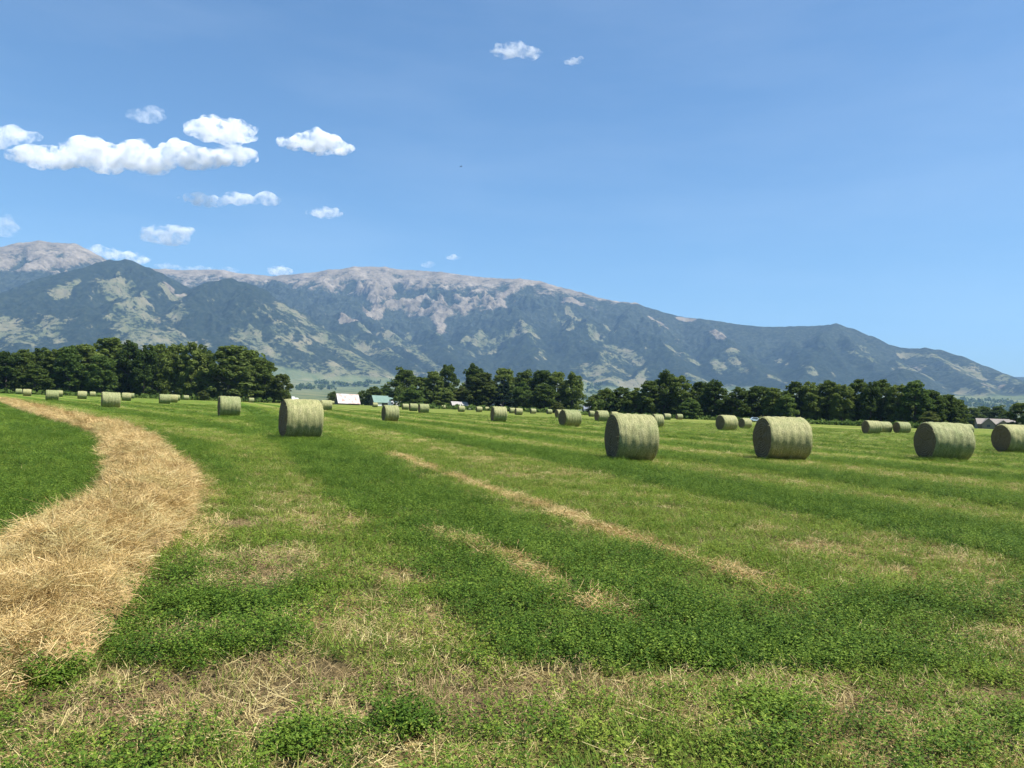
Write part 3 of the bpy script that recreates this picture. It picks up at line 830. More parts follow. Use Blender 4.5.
# undergrowth and hinder trees that read only as one dark mass between the stems
def mass(name, spans, leaf, seed):
    r = np.random.default_rng(seed); Vs = []
    for x0, x1, t0, t1, d0, d1, n in spans:
        px = r.uniform(x0, x1, n); d = r.uniform(d0, d1, n); f = (px - x0) / (x1 - x0)
        top = t0 + (t1 - t0) * f
        zt = np.array([sight_at(a, b_, c_).z for a, b_, c_ in zip(px, top, d)])
        z = zt * r.uniform(0, 1, n) ** .8 * (.82 + .18 * np.sin(px * .5 + seed))
        base = np.array([at_dist(a, c_)[:] for a, c_ in zip(px, d)]); base[:, 2] = z
        Vs.append(base)
    P = np.concatenate(Vs); n = len(P)
    nrm = unit(r.normal(size=(n, 3)) + np.array([0, -.3, .5])); e = unit(np.cross(nrm, r.normal(size=(n, 3)))); g = np.cross(nrm, e)
    s = r.uniform(.35, .95, n)[:, None]
    v = np.stack([P - e * s, P - g * s * .7, P + e * s, P + g * s * .7], 1).reshape(-1, 3)
    return tag(link(name, np_mesh(name, v, np.arange(n * 4).reshape(-1, 4)), M[leaf]), kind='stuff')
mass('undergrowth', [(-40,270,358,352,334,362,15000),(262,290,378,392,328,345,900),(394,578,384,382,345,375,8500),(592,725,395,390,290,315,5000),(725,790,396,394,285,310,2600),(785,935,390,392,288,312,7500),(930,962,398,408,292,305,900),(962,1012,412,413,520,560,1100)], 'leaf_dark', 3)
mass('rough_grass', [(735,965,417.5,424,262,274,2600),(560,740,411,416.5,272,290,1300),(-30,280,387.5,398.5,316,324,1200),(400,575,402,409,318,328,1000)], 'leaf_bright', 5)

# ------------------------------------------------------------------ buildings and vehicles
M['rust'] = None
m, nt, b = mat('weathered metal roofing'); v = objco(nt)
c = ramp(nt, noise(nt, v, .5, 4, .6), [(.38, (.46, .43, .43)), (.52, (.40, .34, .32)), (.66, (.30, .19, .15))])
nt.links.new(c, b.inputs['Base Color']); b.inputs['Roughness'].default_value = .6; M['rust'] = m
M['teal'] = plain('teal metal roofing', [(.3, (.10, .17, .14)), (.7, (.14, .215, .175))], .8, .5)
M['grey_roof'] = plain('grey shingle', [(.3, (.24, .22, .21)), (.7, (.38, .35, .33))], 2)
M['blue_roof'] = plain('slate roof', [(.3, (.13, .15, .18)), (.7, (.20, .22, .26))], 2)
M['tan_roof'] = plain('tan shingle', [(.3, (.17, .15, .13)), (.7, (.25, .22, .19))], 2)
M['dark_wall'] = plain('dark weathered boards', [(.3, (.05, .045, .04)), (.7, (.11, .10, .085))], 2)
M['white_wall'] = plain('white painted boards', [(.3, (.62, .62, .60)), (.7, (.78, .78, .76))], 2)
M['pale_wall'] = plain('pale stucco', [(.3, (.15, .13, .10)), (.7, (.21, .18, .14))], 2)
M['glass'] = plain('dark glass', [(.3, (.02, .025, .03)), (.7, (.04, .045, .05))], 2, .15, 0, .5)
M['white_paint'] = plain('white vehicle paint', [(.3, (.74, .75, .76)), (.7, (.82, .82, .83))], 1, .3, 0, .5)
M['blue_paint'] = plain('pale blue vehicle paint', [(.3, (.45, .56, .66)), (.7, (.52, .62, .72))], 1, .3, 0, .5)
M['rubber'] = plain('black rubber', [(.3, (.015, .015, .015)), (.7, (.03, .03, .03))], 5)

def gable(root, L, D, wall, ridge, wmat, rmat, over=.4, x0=0.0, y0=0.0):
    """Gabled body along x: walls with gable ends, a real roof with thickness and overhang."""
    b = MB(); h = L / 2; d = D / 2
    b.poly([(-h+x0,-d+y0,0),(h+x0,-d+y0,0),(h+x0,d+y0,0),(-h+x0,d+y0,0),(-h+x0,-d+y0,wall),(h+x0,-d+y0,wall),(h+x0,d+y0,wall),(-h+x0,d+y0,wall),(-h+x0,y0,ridge),(h+x0,y0,ridge)],
           [(0,1,5,4),(2,3,7,6),(1,2,6,9,5),(3,0,4,8,7),(0,3,2,1)])
    b.build('wall', wmat, root)
    r = MB(); sl = (ridge - wall) / d; e = d + over; ez = wall - sl * over; k = h + over; t = .18
    pts = []
    for x in (-k + x0, k + x0):
        pts += [(x, -e + y0, ez + .03), (x, y0, ridge + .03), (x, e + y0, ez + .03), (x, e + y0, ez + t), (x, y0, ridge + t + .05), (x, -e + y0, ez + t)]
    r.poly(pts, [(0,1,7,6),(1,2,8,7),(2,3,9,8),(3,4,10,9),(4,5,11,10),(5,0,6,11),(0,5,4,1),(1,4,3,2),(6,7,10,11),(7,8,9,10)])
    r.build('roof', rmat, root)

def panel(root, name, mt, x, z0, z1, w, y, t=.06):
    b = MB(); b.box(x - w / 2, x + w / 2, y - t, y + .02, z0, z1); return b.build(name, mt, root)

def building(name, px, dist, turn, label, cat):
    p = at_dist(px, dist); az_ = math.atan2(p.x, p.y)
    return tag(empty(name, (p.x, p.y, 0), -az_ + R(turn)), label, cat)

b1 = building('metal_barn', 347, 400, 14, 'low barn with a large white and rust streaked roof near the valley gap', 'barn')
gable(b1, 10.2, 9, .9, 5.1, M['dark_wall'], M['rust'])
panel(b1, 'door', M['dark_wall'], -2.5, 0, .8, 1.6, -4.5)
b2 = building('green_roofed_barn', 383.5, 410, 16, 'barn with a teal green metal roof and dark gable end, left of the central trees', 'barn')
gable(b2, 11.6, 8, 1.9, 5.0, M['dark_wall'], M['teal'])
panel(b2, 'door', M['white_wall'], -3.0, 0, 1.7, 2.0, -4); panel(b2, 'window', M['glass'], 2.5, .8, 1.5, 1.0, -4)
b3 = building('grey_shed', 459, 335, 18, 'low grey-roofed shed in front of the olive tree in the central trees', 'shed')
gable(b3, 6.4, 5, 1.2, 3.1, M['dark_wall'], M['grey_roof'])
panel(b3, 'door', M['dark_wall'], 1.5, 0, 1.1, 1.2, -2.5)
b4 = building('small_grey_house', 497, 330, 78, 'small grey gabled roof showing behind a bale under the conifer', 'house')
gable(b4, 5, 4.4, 1.9, 3.9, M['white_wall'], M['grey_roof']); panel(b4, 'window', M['glass'], 0, .9, 1.6, 1.0, -2.2)
b5 = building('slate_roofed_house', 594, 480, 8, 'long bluish grey roof seen in the gap right of the central trees', 'house')
gable(b5, 12.5, 9, 1.7, 5.3, M['dark_wall'], M['blue_roof']); panel(b5, 'window', M['glass'], 2, .7, 1.4, 1.3, -4.5); panel(b5, 'door', M['white_wall'], -2.5, 0, 1.5, 1.0, -4.5)
ch = MB(); ch.box(-3.6, -2.8, -.4, .4, 4.9, 6.3); ch.build('chimney', M['grey_roof'], b5)
b6 = building('pale_house', 995, 455, 10, 'pale house with several tan gables between the right-hand trees and the edge', 'house')
gable(b6, 16, 9, 2.3, 4.8, M['pale_wall'], M['tan_roof'])
for gx_, gw, gr in ((-3.8, 5.0, 5.4), (2.4, 4.6, 4.6), (6.4, 3.6, 4.3)):
    w = MB(); w.poly([(gx_-gw/2,-6,0),(gx_+gw/2,-6,0),(gx_+gw/2,-6,2.5),(gx_,-6,gr-.5),(gx_-gw/2,-6,2.5),(gx_-gw/2,-.2,0),(gx_+gw/2,-.2,0),(gx_+gw/2,-.2,2.5),(gx_,-.2,gr-.5),(gx_-gw/2,-.2,2.5)],
                  [(0,1,2,3,4),(1,6,7,2),(0,4,9,5),(2,7,8,3),(3,8,9,4)])
    w.build('gable_wall', M['pale_wall'], b6)
    r_ = MB(); k = gw/2+.35
    for s in (-1, 1):
        r_.poly([(gx_+s*k,-6.4,2.25),(gx_,-6.4,gr-.45),(gx_,0,gr-.45),(gx_+s*k,0,2.25),(gx_+s*k,-6.4,2.45),(gx_,-6.4,gr-.2),(gx_,0,gr-.2),(gx_+s*k,0,2.45)],
                [(0,1,2,3),(4,7,6,5),(0,4,5,1),(2,6,7,3),(0,3,7,4)])
    r_.build('gable_roof', M['tan_roof'], b6)
    panel(b6, 'window', M['glass'], gx_, .9, 2.0, 1.4, -6.02)
for px_i, d_, lab in ((293, 2300, 'tiny white farm building far off at the foot of the mountains, upper one'), (296.5, 1700, 'tiny white shed far off in the valley below the upper white building'), (293.5, 900, 'small white outbuilding just right of the yellowish end tree')):
    h_ = building('far_white_building', px_i, d_, 20, lab, 'farm building')
    k = d_ / 900
    gable(h_, 3.0 * k, 2.4 * k, 1.6 * k, 2.6 * k, M['white_wall'], M['white_wall'])
    FARB = locals().get('FARB', []); FARB.append(h_)

def wheel(root, x, y, r=.36):
    b = MB(); b.tube((x, y - .12, r), (x, y + .12, r), r, r, 16); o = b.build('wheel', M['rubber'], root, False)
    h = MB(); h.tube((x, y - .135, r), (x, y + .135, r), r * .55, r * .55, 12); h.build('hub', M['grey_roof'], o)

def loft(root, name, mt, prof, y0, y1, taper=.0):
    b = MB(); n = len(prof); zs = [p[1] for p in prof]; zmin = min(zs); zr = max(zs) - zmin
    pts = []
    for s in (0, 1):
        for x, z in prof:
            t = taper * (z - zmin) / zr; pts.append((x, (y0 + t) if s == 0 else (y1 - t), z))
    b.poly(pts, [tuple(range(n)), tuple(range(2 * n - 1, n - 1, -1))] + [(i, n + i, n + (i + 1) % n, (i + 1) % n) for i in range(n)])
    return b.build(name, mt, root)

# camper trailer by the green roofed barn
t = building('camper_trailer', 394.5, 350, 12, 'white camper trailer parked in front of the right end of the green-roofed barn', 'trailer')
loft(t, 'body', M['white_paint'], [(-2.7,.5),(2.5,.5),(2.8,1.3),(2.6,2.3),(2.1,2.6),(-2.4,2.6),(-2.75,2.2)], -1.1, 1.1, .06)
panel(t, 'window', M['glass'], -1.3, 1.4, 1.95, 1.0, -1.06); panel(t, 'window', M['glass'], 1.5, 1.4, 1.95, .8, -1.06); panel(t, 'door', M['grey_roof'], .3, .6, 2.3, .65, -1.06)
wheel(t, -.4, -1.0); wheel(t, .5, -1.0); wheel(t, -.4, 1.0); wheel(t, .5, 1.0)
hb = MB(); hb.tube((2.6, 0, .55), (3.6, 0, .5), .06, .06); hb.build('tow_bar', M['rubber'], t)
def pickup(px, d, turn, paint, lab, k=1.0):
    v_ = building('pickup_truck', px, d, turn, lab, 'pickup')
    loft(v_, 'body', paint, [(-2.6,.5),(2.6,.5),(2.65,.95),(2.4,1.12),(1.2,1.18),(-2.6,1.18)], -.95, .95, .05)
    loft(v_, 'cab', paint, [(-.9,1.18),(1.25,1.18),(.6,1.85),(-.75,1.88)], -.9, .9, .14)
    loft(v_, 'side_window', M['glass'], [(-.7,1.25),(.95,1.25),(.5,1.72),(-.62,1.74)], -.93, .93, .13)
    for x in (-1.6, 1.65):
        for y in (-.85, .85): wheel(v_, x, y)
    hl = MB(); hl.box(2.62, 2.68, -.85, -.5, .75, .95); hl.build('headlight', M['white_wall'], v_)
    hl = MB(); hl.box(2.62, 2.68, .5, .85, .75, .95); hl.build('headlight', M['white_wall'], v_)
    v_.scale = (k,) * 3
pickup(407.2, 362, 200, M['white_paint'], 'white pickup parked behind the leftmost of the three overlapping bales')
def car(px, d, turn, paint, lab):
    v_ = building('parked_car', px, d, turn, lab, 'car')
    loft(v_, 'body', paint, [(-2.2,.35),(2.2,.35),(2.25,.7),(2.0,.85),(1.0,.95),(-1.9,.98),(-2.25,.8)], -.88, .88, .05)
    loft(v_, 'cabin', paint, [(-1.7,.97),(1.0,.95),(.35,1.42),(-1.1,1.45)], -.82, .82, .16)
    loft(v_, 'side_window', M['glass'], [(-1.35,1.02),(.75,1.0),(.28,1.36),(-1.0,1.38)], -.845, .845, .16)
    for x in (-1.35, 1.4):
        for y in (-.8, .8): wheel(v_, x, y, .32)
car(756, 258, 8, M['blue_paint'], 'pale bluish white car parked beyond the bales, left of the big right-hand bale')
tk = building('storage_tank', 469.8, 330, 0, 'small white tank standing right of the grey shed', 'tank')
bt = MB(); bt.tube((0, 0, .15), (0, 0, 1.1), .5, .5, 16); bt.tube((0, 0, 1.1), (0, 0, 1.3), .5, .15, 16); bt.build('tank_shell', M['white_paint'], tk)
bt = MB(); bt.box(-.5, .5, -.5, .5, 0, .15); bt.build('base', M['grey_roof'], tk)

# ------------------------------------------------------------------ mountains
def ridge3(pts): return np.array([[*(sight_at(a, b_, d * 1000.)[:])] for a, b_, d in pts])
CREST = [(-420,300,9.5),(-250,262,9.6),(-120,262,9.6),(-40,255,9.6),(0,247,9.6),(20,243,9.6),(40,241,9.6),(58,243,9.6),(75,244,9.6),(85,249,9.6),(98,256,9.7),(115,264,9.9),(140,268,10.),(165,269,10.),(195,270,10.),(225,270,10.),(245,274,9.9),(275,276,9.7),(300,274,9.5),(330,270,9.4),(355,267,9.4),(385,267,9.4),(400,269.5,9.4),(420,271,9.4),(440,272,9.3),(470,276,9.2),(500,279,9.1),(520,279,9.0),(540,281,9.0),(560,287,9.0),(580,292,8.9),(600,298,8.9),(615,301,8.8),(635,303.5,8.8),(655,310,8.7),(680,317,8.7),(700,319,8.6),(730,323,8.6),(760,327,8.5),(790,326.5,8.5),(820,326,8.5),(836,324,8.4),(850,328,8.4),(870,336,8.3),(890,345,8.2),(905,348,8.2),(925,348,8.1),(940,350,8.1),(960,356,8.0),(985,366,8.0),(1005,374,8.0),(1024,381,8.0),(1080,402,8.2),(1300,436,8.6)]
RIDGES = [
 ([(-160,318,6.9),(-60,302,6.9),(0,294,6.9),(60,281,7.1),(98,266,7.4),(110,261,7.5),(128,261.5,7.5),(150,269,7.6),(165,281,7.6),(182,294,7.6)], .58),
 ([(112,263,7.5),(112,285,7.0),(126,297,6.7),(138,315,6.3),(150,345,5.8)], .52),
 ([(60,282,7.1),(40,310,6.6),(20,350,5.8)], .6),
 ([(0,294,6.9),(-20,320,6.4),(-50,350,5.8)], .6),
 ([(85,272,7.3),(78,300,6.7),(85,340,5.9)], .6),
 ([(182,294,7.5),(198,288,7.3),(212,282,7.2),(222,279.5,7.2),(232,279.5,7.2),(243,282,7.2),(262,294,7.1),(286,307,7.0),(312,326,6.7),(345,350,6.3),(392,382,5.8)], .56),
 ([(182,294,7.5),(175,310,7.0),(188,325,6.5),(210,345,6.0)], .55),
 ([(228,280,7.2),(222,305,6.8),(238,335,6.3),(300,372,5.8)], .55),
 ([(262,294,7.1),(270,318,6.7),(300,350,6.1)], .6),
 ([(286,307,7.0),(300,330,6.6),(330,362,6.0)], .6),
 ([(245,275,9.9),(285,290,8.6),(330,310,7.8),(352,323,7.4),(380,345,6.9),(425,372,6.2),(440,385,5.9)], .55),
 ([(330,270,9.4),(345,297,8.6),(385,331,7.6),(412,350,7.0),(450,372,6.3)], .58),
 ([(440,272,9.3),(425,297,8.7),(425,320,8.1),(440,345,7.2),(470,378,6.2)], .58),
 ([(520,279,9.0),(512,302,8.4),(520,330,7.5),(545,375,6.2)], .55),
 ([(560,287,9.0),(580,320,7.9),(600,350,7.0),(615,385,6.1)], .5),
 ([(635,303,8.8),(650,335,7.7),(680,365,6.8),(700,395,6.0)], .5),
 ([(635,303,8.8),(615,330,7.8),(590,365,6.7),(575,385,6.0)], .5),
 ([(700,319,8.6),(735,350,7.5),(775,380,6.6),(800,402,6.0)], .5),
 ([(836,324,8.4),(815,350,7.5),(790,385,6.4)], .5),
 ([(836,324,8.4),(862,355,7.5),(895,385,6.7),(920,405,6.1)], .5),
 ([(925,348,8.1),(950,370,7.4),(985,392,6.7),(1015,408,6.2)], .46),
]
RIDGES = [(ridge3(p), sl) for p, sl in RIDGES]
CR3 = ridge3(CREST)
def apron_of(x, y):
    d = np.hypot(x, y)
    return -14 + ss(700, 2500, d) * 14 + np.clip(d - 2200, 0, None) * .028 + np.clip(d - 4800, 0, None) * .05 + 10 * (fbm(x / 500, y / 500, 131, 3) - .5) * ss(1500, 3000, d)
# lesser spurs running down from the crest, each with side ribs
_r = np.random.default_rng(404); _px = np.array([c[0] for c in CREST], float)
for px in np.arange(-150, 1090, 34.):
    px += _r.uniform(-9, 9)
    c = np.array([np.interp(px, _px, CR3[:, k]) for k in range(3)]); d0 = math.hypot(c[0], c[1])
    u0 = c[:2] / d0; side = np.array([u0[1], -u0[0]]); d1 = _r.uniform(6000, 6600); drift = _r.uniform(-150, 650)
    top = .80 + .12 * _r.uniform(); P = []
    for t in np.linspace(.05, 1, 7):
        xy = u0 * (d0 + (d1 - d0) * t) + side * (drift * t + 110 * _r.normal() * (t > .1))
        P.append([xy[0], xy[1], c[2] * top * (1 - t) ** 1.2 + 170 * t + 40 * _r.normal() * (.1 < t < .9)])
    P = np.array(P); RIDGES.append((P, .6))
    for k in range(1, 5):
        for sg in (-1, 1):
            if _r.uniform() < .25: continue
            l = _r.uniform(260, 520); e_ = P[k, :2] + side * sg * l - u0 * _r.uniform(250, 520)
            RIDGES.append((np.array([P[k] - [0, 0, 15], [e_[0], e_[1], max(120, P[k, 2] - l * _r.uniform(.45, .62) - 90)]]), .7))
for k in range(2, len(RIDGES[0][0]) - 1):
    pass

taz = np.radians(np.linspace(-42, 42, 1250))
tr_ = np.concatenate([np.linspace(700, 5200, 90), np.linspace(5214, 10300, 480), np.linspace(10350, 12000, 20)])
TA, TR = np.meshgrid(taz, tr_)
tx = TR * np.sin(TA); ty = TR * np.cos(TA)
wxn = 170 * (fbm(tx / 600, ty / 600, 151, 4) - .5); wyn = 170 * (fbm(tx / 600, ty / 600, 161, 4) - .5)
# fade the warp out at the skyline so that the crest keeps its line
dcr = np.full(tx.shape, 1e9)
for a, b_ in zip(CR3[:-1], CR3[1:]):
    ab = b_[:2] - a[:2]; t = np.clip(((tx - a[0]) * ab[0] + (ty - a[1]) * ab[1]) / (ab ** 2).sum(), 0, 1)
    dcr = np.minimum(dcr, np.hypot(tx - a[0] - t * ab[0], ty - a[1] - t * ab[1]))
top = ss(60, 800, dcr)
dfr = np.full(tx.shape, 1e9)
for P in (RIDGES[0][0], RIDGES[5][0]):
    for a, b_ in zip(P[:-1], P[1:]):
        ab = b_[:2] - a[:2]; t = np.clip(((tx - a[0]) * ab[0] + (ty - a[1]) * ab[1]) / (ab ** 2).sum(), 0, 1)
        dfr = np.minimum(dfr, np.hypot(tx - a[0] - t * ab[0], ty - a[1] - t * ab[1]))
fore = ss(30, 420, dfr)
WXg, WYg = tx + wxn * top * (.25 + .75 * fore), ty + wyn * top * (.25 + .75 * fore)
tz = np.full(tx.shape, -300.0)
def raise_ridge(P, slope, k=26.0, rnd=30.):
    for a, b_ in zip(P[:-1], P[1:]):
        z1 = max(a[2], b_[2]); reach = (z1 + 60) / slope
        az_ = [math.atan2(p[0], p[1]) for p in (a, b_)]; rr_ = [math.hypot(p[0], p[1]) for p in (a, b_)]
        w = reach / min(rr_) + .03
        c0, c1 = np.searchsorted(taz, [min(az_) - w, max(az_) + w]); r0, r1 = np.searchsorted(tr_, [min(rr_) - reach - 100, max(rr_) + reach + 100])
        if c1 <= c0 or r1 <= r0: continue
        q = np.s_[r0:r1, c0:c1]; x, y, h = WXg[q], WYg[q], tz[q]
        ab = b_[:2] - a[:2]; t = np.clip(((x - a[0]) * ab[0] + (y - a[1]) * ab[1]) / max((ab ** 2).sum(), 1), 0, 1)
        d = np.hypot(x - a[0] - t * ab[0], y - a[1] - t * ab[1])
        z = a[2] + (b_[2] - a[2]) * t - slope * (np.sqrt(d * d + rnd ** 2) - rnd)
        e_ = np.clip(.5 + .5 * (z - h) / k, 0, 1)
        tz[q] = h * (1 - e_) + z * e_ + k * e_ * (1 - e_) * .4
raise_ridge(CR3, .60)
for i_, (P, sl) in enumerate(RIDGES): raise_ridge(P, sl, rnd=70. if i_ < 10 else 20.)
apr = apron_of(tx, ty)
rel = np.clip((tz - apr) / 900, 0, 1)
trg = 1 - np.abs(2 * fbm(WXg / 330, WYg / 480, 141, 5, .55) - 1)
tz = tz + (trg - .76) * 420 * rel * (.05 + .95 * top) * (.12 + .88 * fore) + (fbm(tx / 80, ty / 80, 171, 3) - .5) * (5 + 26 * top) * ss(.03, .3, rel)
kk = 40.; e_ = np.clip(.5 + .5 * (tz - apr) / kk, 0, 1)
tz = apr * (1 - e_) + tz * e_
TZg = tz
def blur(a, n):
    for ax in (0, 1):
        c = np.cumsum(np.pad(a, [(n + 1, n) if k == ax else (0, 0) for k in (0, 1)], mode='edge'), axis=ax)
        a = (np.take(c, range(2 * n + 1, c.shape[ax]), ax) - np.take(c, range(0, c.shape[ax] - 2 * n - 1), ax)) / (2 * n + 1)
    return a
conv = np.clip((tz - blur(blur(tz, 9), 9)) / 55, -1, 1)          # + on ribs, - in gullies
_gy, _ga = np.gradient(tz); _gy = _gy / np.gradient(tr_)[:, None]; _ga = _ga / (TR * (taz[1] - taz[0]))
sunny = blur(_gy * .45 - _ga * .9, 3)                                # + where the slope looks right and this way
def land_at(px, py):
    """First point of the terrain met by a line of sight."""
    d = sight(px, py); hl = math.hypot(d.x, d.y); s = np.arange(1500, 10500, 12.0)
    xs, ys, zs = EYE.x + d.x / hl * s, EYE.y + d.y / hl * s, EYE.z + d.z / hl * s
    a = (np.arctan2(xs, ys) - taz[0]) / (taz[1] - taz[0]); ia = np.clip(a.round().astype(int), 0, len(taz) - 1)
    ir = np.clip(np.searchsorted(tr_, s), 0, len(tr_) - 1)
    hit = np.nonzero(TZg[ir, ia] >= zs)[0]
    k = hit[0] if len(hit) else len(s) - 1
    return np.array([xs[k], ys[k]])
def paint(strokes, field_noise):
    """Patches laid on the land: each a stroke between two sighted places with a half width in metres."""
    w = np.zeros(tx.shape)
    for x0, y0, x1, y1, hwid in strokes:
        a = land_at(x0, y0); b_ = land_at(x1, y1); ab = b_ - a; L2 = max((ab ** 2).sum(), 1)
        t = np.clip(((tx - a[0]) * ab[0] + (ty - a[1]) * ab[1]) / L2, 0, 1)
        d = np.hypot(tx - a[0] - t * ab[0], ty - a[1] - t * ab[1])
        w = np.maximum(w, 1.0 - d / (2 * hwid))
    return np.clip(w + field_noise * np.clip(w * 5, 0, 1), 0, 1)
GRASS = [(120,292,136,310,110),(136,310,130,340,120),(140,318,165,338,80),(150,330,205,348,70),(170,310,180,318,60),(0,325,12,332,90),(10,342,45,325,110),(5,330,10,320,60),
 (60,290,75,282,50),(95,280,118,276,45),(165,288,182,296,60),(55,335,60,340,50),(285,308,320,328,70),(320,338,360,362,75),(250,335,300,372,70),(300,372,318,382,60),(240,335,262,350,50),
 (330,372,400,380,120),(335,365,350,372,70),(355,338,392,356,60),(392,335,430,360,65),(365,330,378,334,40),(300,345,310,352,30),(410,340,440,372,50),
 (488,342,525,330,90),(490,352,505,340,70),(440,335,475,338,50),(465,350,470,353,40),(560,320,570,328,40),(570,315,580,320,30),(595,335,618,350,70),(608,328,615,332,40),(585,365,600,378,80),(600,380,640,388,100),(620,370,640,372,60),
 (625,355,640,365,50),(675,352,700,365,60),(690,375,725,388,70),(715,360,722,370,40),(730,350,748,372,45),(775,378,790,382,40),(655,320,660,325,40),(800,365,812,372,35),(780,360,790,366,30),
 (905,368,918,370,60),(915,362,925,366,30),(965,398,1020,408,200),(960,392,990,396,90),(990,384,1010,392,50),(850,352,875,362,30),(905,355,1000,378,45),(905,395,925,400,50)]
ROCK = [(20,246,70,250,160),(0,262,50,262,160),(330,275,470,280,200),(345,290,385,300,120),(380,285,372,318,60),(400,300,440,305,110),(430,310,500,300,100),(440,312,440,332,50),(500,295,512,288,50),(520,281,560,286,50),(565,298,580,304,40),(500,283,600,299,40),(652,318,664,326,35),(680,319,692,320,28),(714,330,722,334,30),(985,385,1000,388,30),(910,366,918,370,40),(172,290,182,296,45),(345,316,352,320,40)]
nz = fbm(tx / 130, ty / 130, 181, 4) - .5; nz2 = fbm(tx / 420, ty / 420, 191, 4) - .5
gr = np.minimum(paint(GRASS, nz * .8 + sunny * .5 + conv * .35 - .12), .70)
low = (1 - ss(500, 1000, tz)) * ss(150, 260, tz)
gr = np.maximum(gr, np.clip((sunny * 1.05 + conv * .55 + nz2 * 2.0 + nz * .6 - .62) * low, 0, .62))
d_ = np.hypot(tx, ty)
valley = 1 - ss(150, 260, tz + 120 * nz2)
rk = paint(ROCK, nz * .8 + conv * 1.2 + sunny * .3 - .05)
_c = np.full(tx.shape, -1e9)
for a_, b_ in zip(CREST[3:31], CREST[4:32]):      # the bare summit line
    a3, b3 = np.array(sight_at(a_[0], a_[1], a_[2] * 1000)[:2]), np.array(sight_at(b_[0], b_[1], b_[2] * 1000)[:2])
    ab = b3 - a3; t = np.clip(((tx - a3[0]) * ab[0] + (ty - a3[1]) * ab[1]) / (ab ** 2).sum(), 0, 1)
    hw_ = np.interp((a_[0] + b_[0]) / 2, [0, 80, 200, 330, 470, 520, 620], [330, 260, 170, 330, 260, 120, 40])
    _c = np.maximum(_c, 1.15 - np.hypot(tx - a3[0] - t * ab[0], ty - a3[1] - t * ab[1]) / (2 * hw_))
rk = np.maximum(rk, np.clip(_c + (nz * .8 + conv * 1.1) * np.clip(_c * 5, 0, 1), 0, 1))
alt = ss(1000, 1420, tz + 400 * nz2) * .55 * (1 - ss(450, 1000, dcr))
me = np_mesh('mountains', np.stack([tx, ty, tz], -1).reshape(-1, 3),
             (lambda i: np.stack([i, i + 1, i + len(taz) + 1, i + len(taz)], 1)[:, ::-1])((np.arange(len(tr_) - 1)[:, None] * len(taz) + np.arange(len(taz) - 1)[None, :]).ravel()), True)
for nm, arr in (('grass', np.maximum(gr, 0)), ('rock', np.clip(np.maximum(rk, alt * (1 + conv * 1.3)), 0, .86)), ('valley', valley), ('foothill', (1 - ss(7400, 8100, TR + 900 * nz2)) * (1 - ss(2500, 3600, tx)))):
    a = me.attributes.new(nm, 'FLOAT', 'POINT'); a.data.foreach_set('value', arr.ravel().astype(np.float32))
m, nt, b = mat('forested mountain'); v = objco(nt)
def A(nm): return N(nt, 'ShaderNodeAttribute', attribute_name=nm).outputs['Fac']
nA = noise(nt, v, .030, 5, .7); nB = noise(nt, v, .006, 5, .6); nC = noise(nt, v, .0016, 4, .6)
forest = ramp(nt, nA, [(.32, (.009, .013, .010)), (.5, (.025, .032, .022)), (.68, (.058, .066, .044))])
grass = ramp(nt, nB, [(.35, (.070, .085, .040)), (.5, (.105, .108, .056)), (.65, (.155, .138, .082))])
rock = ramp(nt, math_(nt, 'ADD', math_(nt, 'MULTIPLY', nA, .45), math_(nt, 'MULTIPLY', nB, .55)), [(.34, (.075, .062, .043)), (.5, (.155, .128, .092)), (.66, (.275, .232, .178))])
def mask(at_, thr, w=.10, amp=2.3):
    return ramp(nt, math_(nt, 'ADD', at_, math_(nt, 'MULTIPLY', math_(nt, 'MULTIPLY', at_, 4.0, True), math_(nt, 'ADD', math_(nt, 'MULTIPLY', math_(nt, 'SUBTRACT', nA, .5), amp), math_(nt, 'MULTIPLY', math_(nt, 'SUBTRACT', nB, .5), 1.6)))), [(thr - w, (0, 0, 0)), (thr + w, (1, 1, 1))])
forest = mix(nt, math_(nt, 'MULTIPLY', A('foothill'), .75), forest, ramp(nt, nA, [(.32, (.006, .009, .006)), (.5, (.013, .019, .012)), (.68, (.030, .038, .022))]))   # foothill forest painted darker, standing in for the thinner haze before it
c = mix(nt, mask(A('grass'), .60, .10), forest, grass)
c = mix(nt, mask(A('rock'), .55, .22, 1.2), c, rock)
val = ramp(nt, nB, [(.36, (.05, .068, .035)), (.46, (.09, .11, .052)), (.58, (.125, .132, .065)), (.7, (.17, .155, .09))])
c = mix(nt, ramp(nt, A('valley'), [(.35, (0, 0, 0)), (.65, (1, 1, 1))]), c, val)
nt.links.new(c, b.inputs['Base Color']); b.inputs['Roughness'].default_value = 1; b.inputs['Specular IOR Level'].default_value = 0
bump(nt, b, nA, .6, 20)
tag(link('mountains', me, m), kind='structure')
def tz_at(x, y):
    ia = int(np.clip(round((math.atan2(x, y) - taz[0]) / (taz[1] - taz[0])), 0, len(taz) - 1)); ir = int(np.clip(np.searchsorted(tr_, math.hypot(x, y)), 0, len(tr_) - 1))
    return float(TZg[ir, ia])
for h_ in FARB: h_.location.z = max(0, tz_at(h_.location.x, h_.location.y)) 

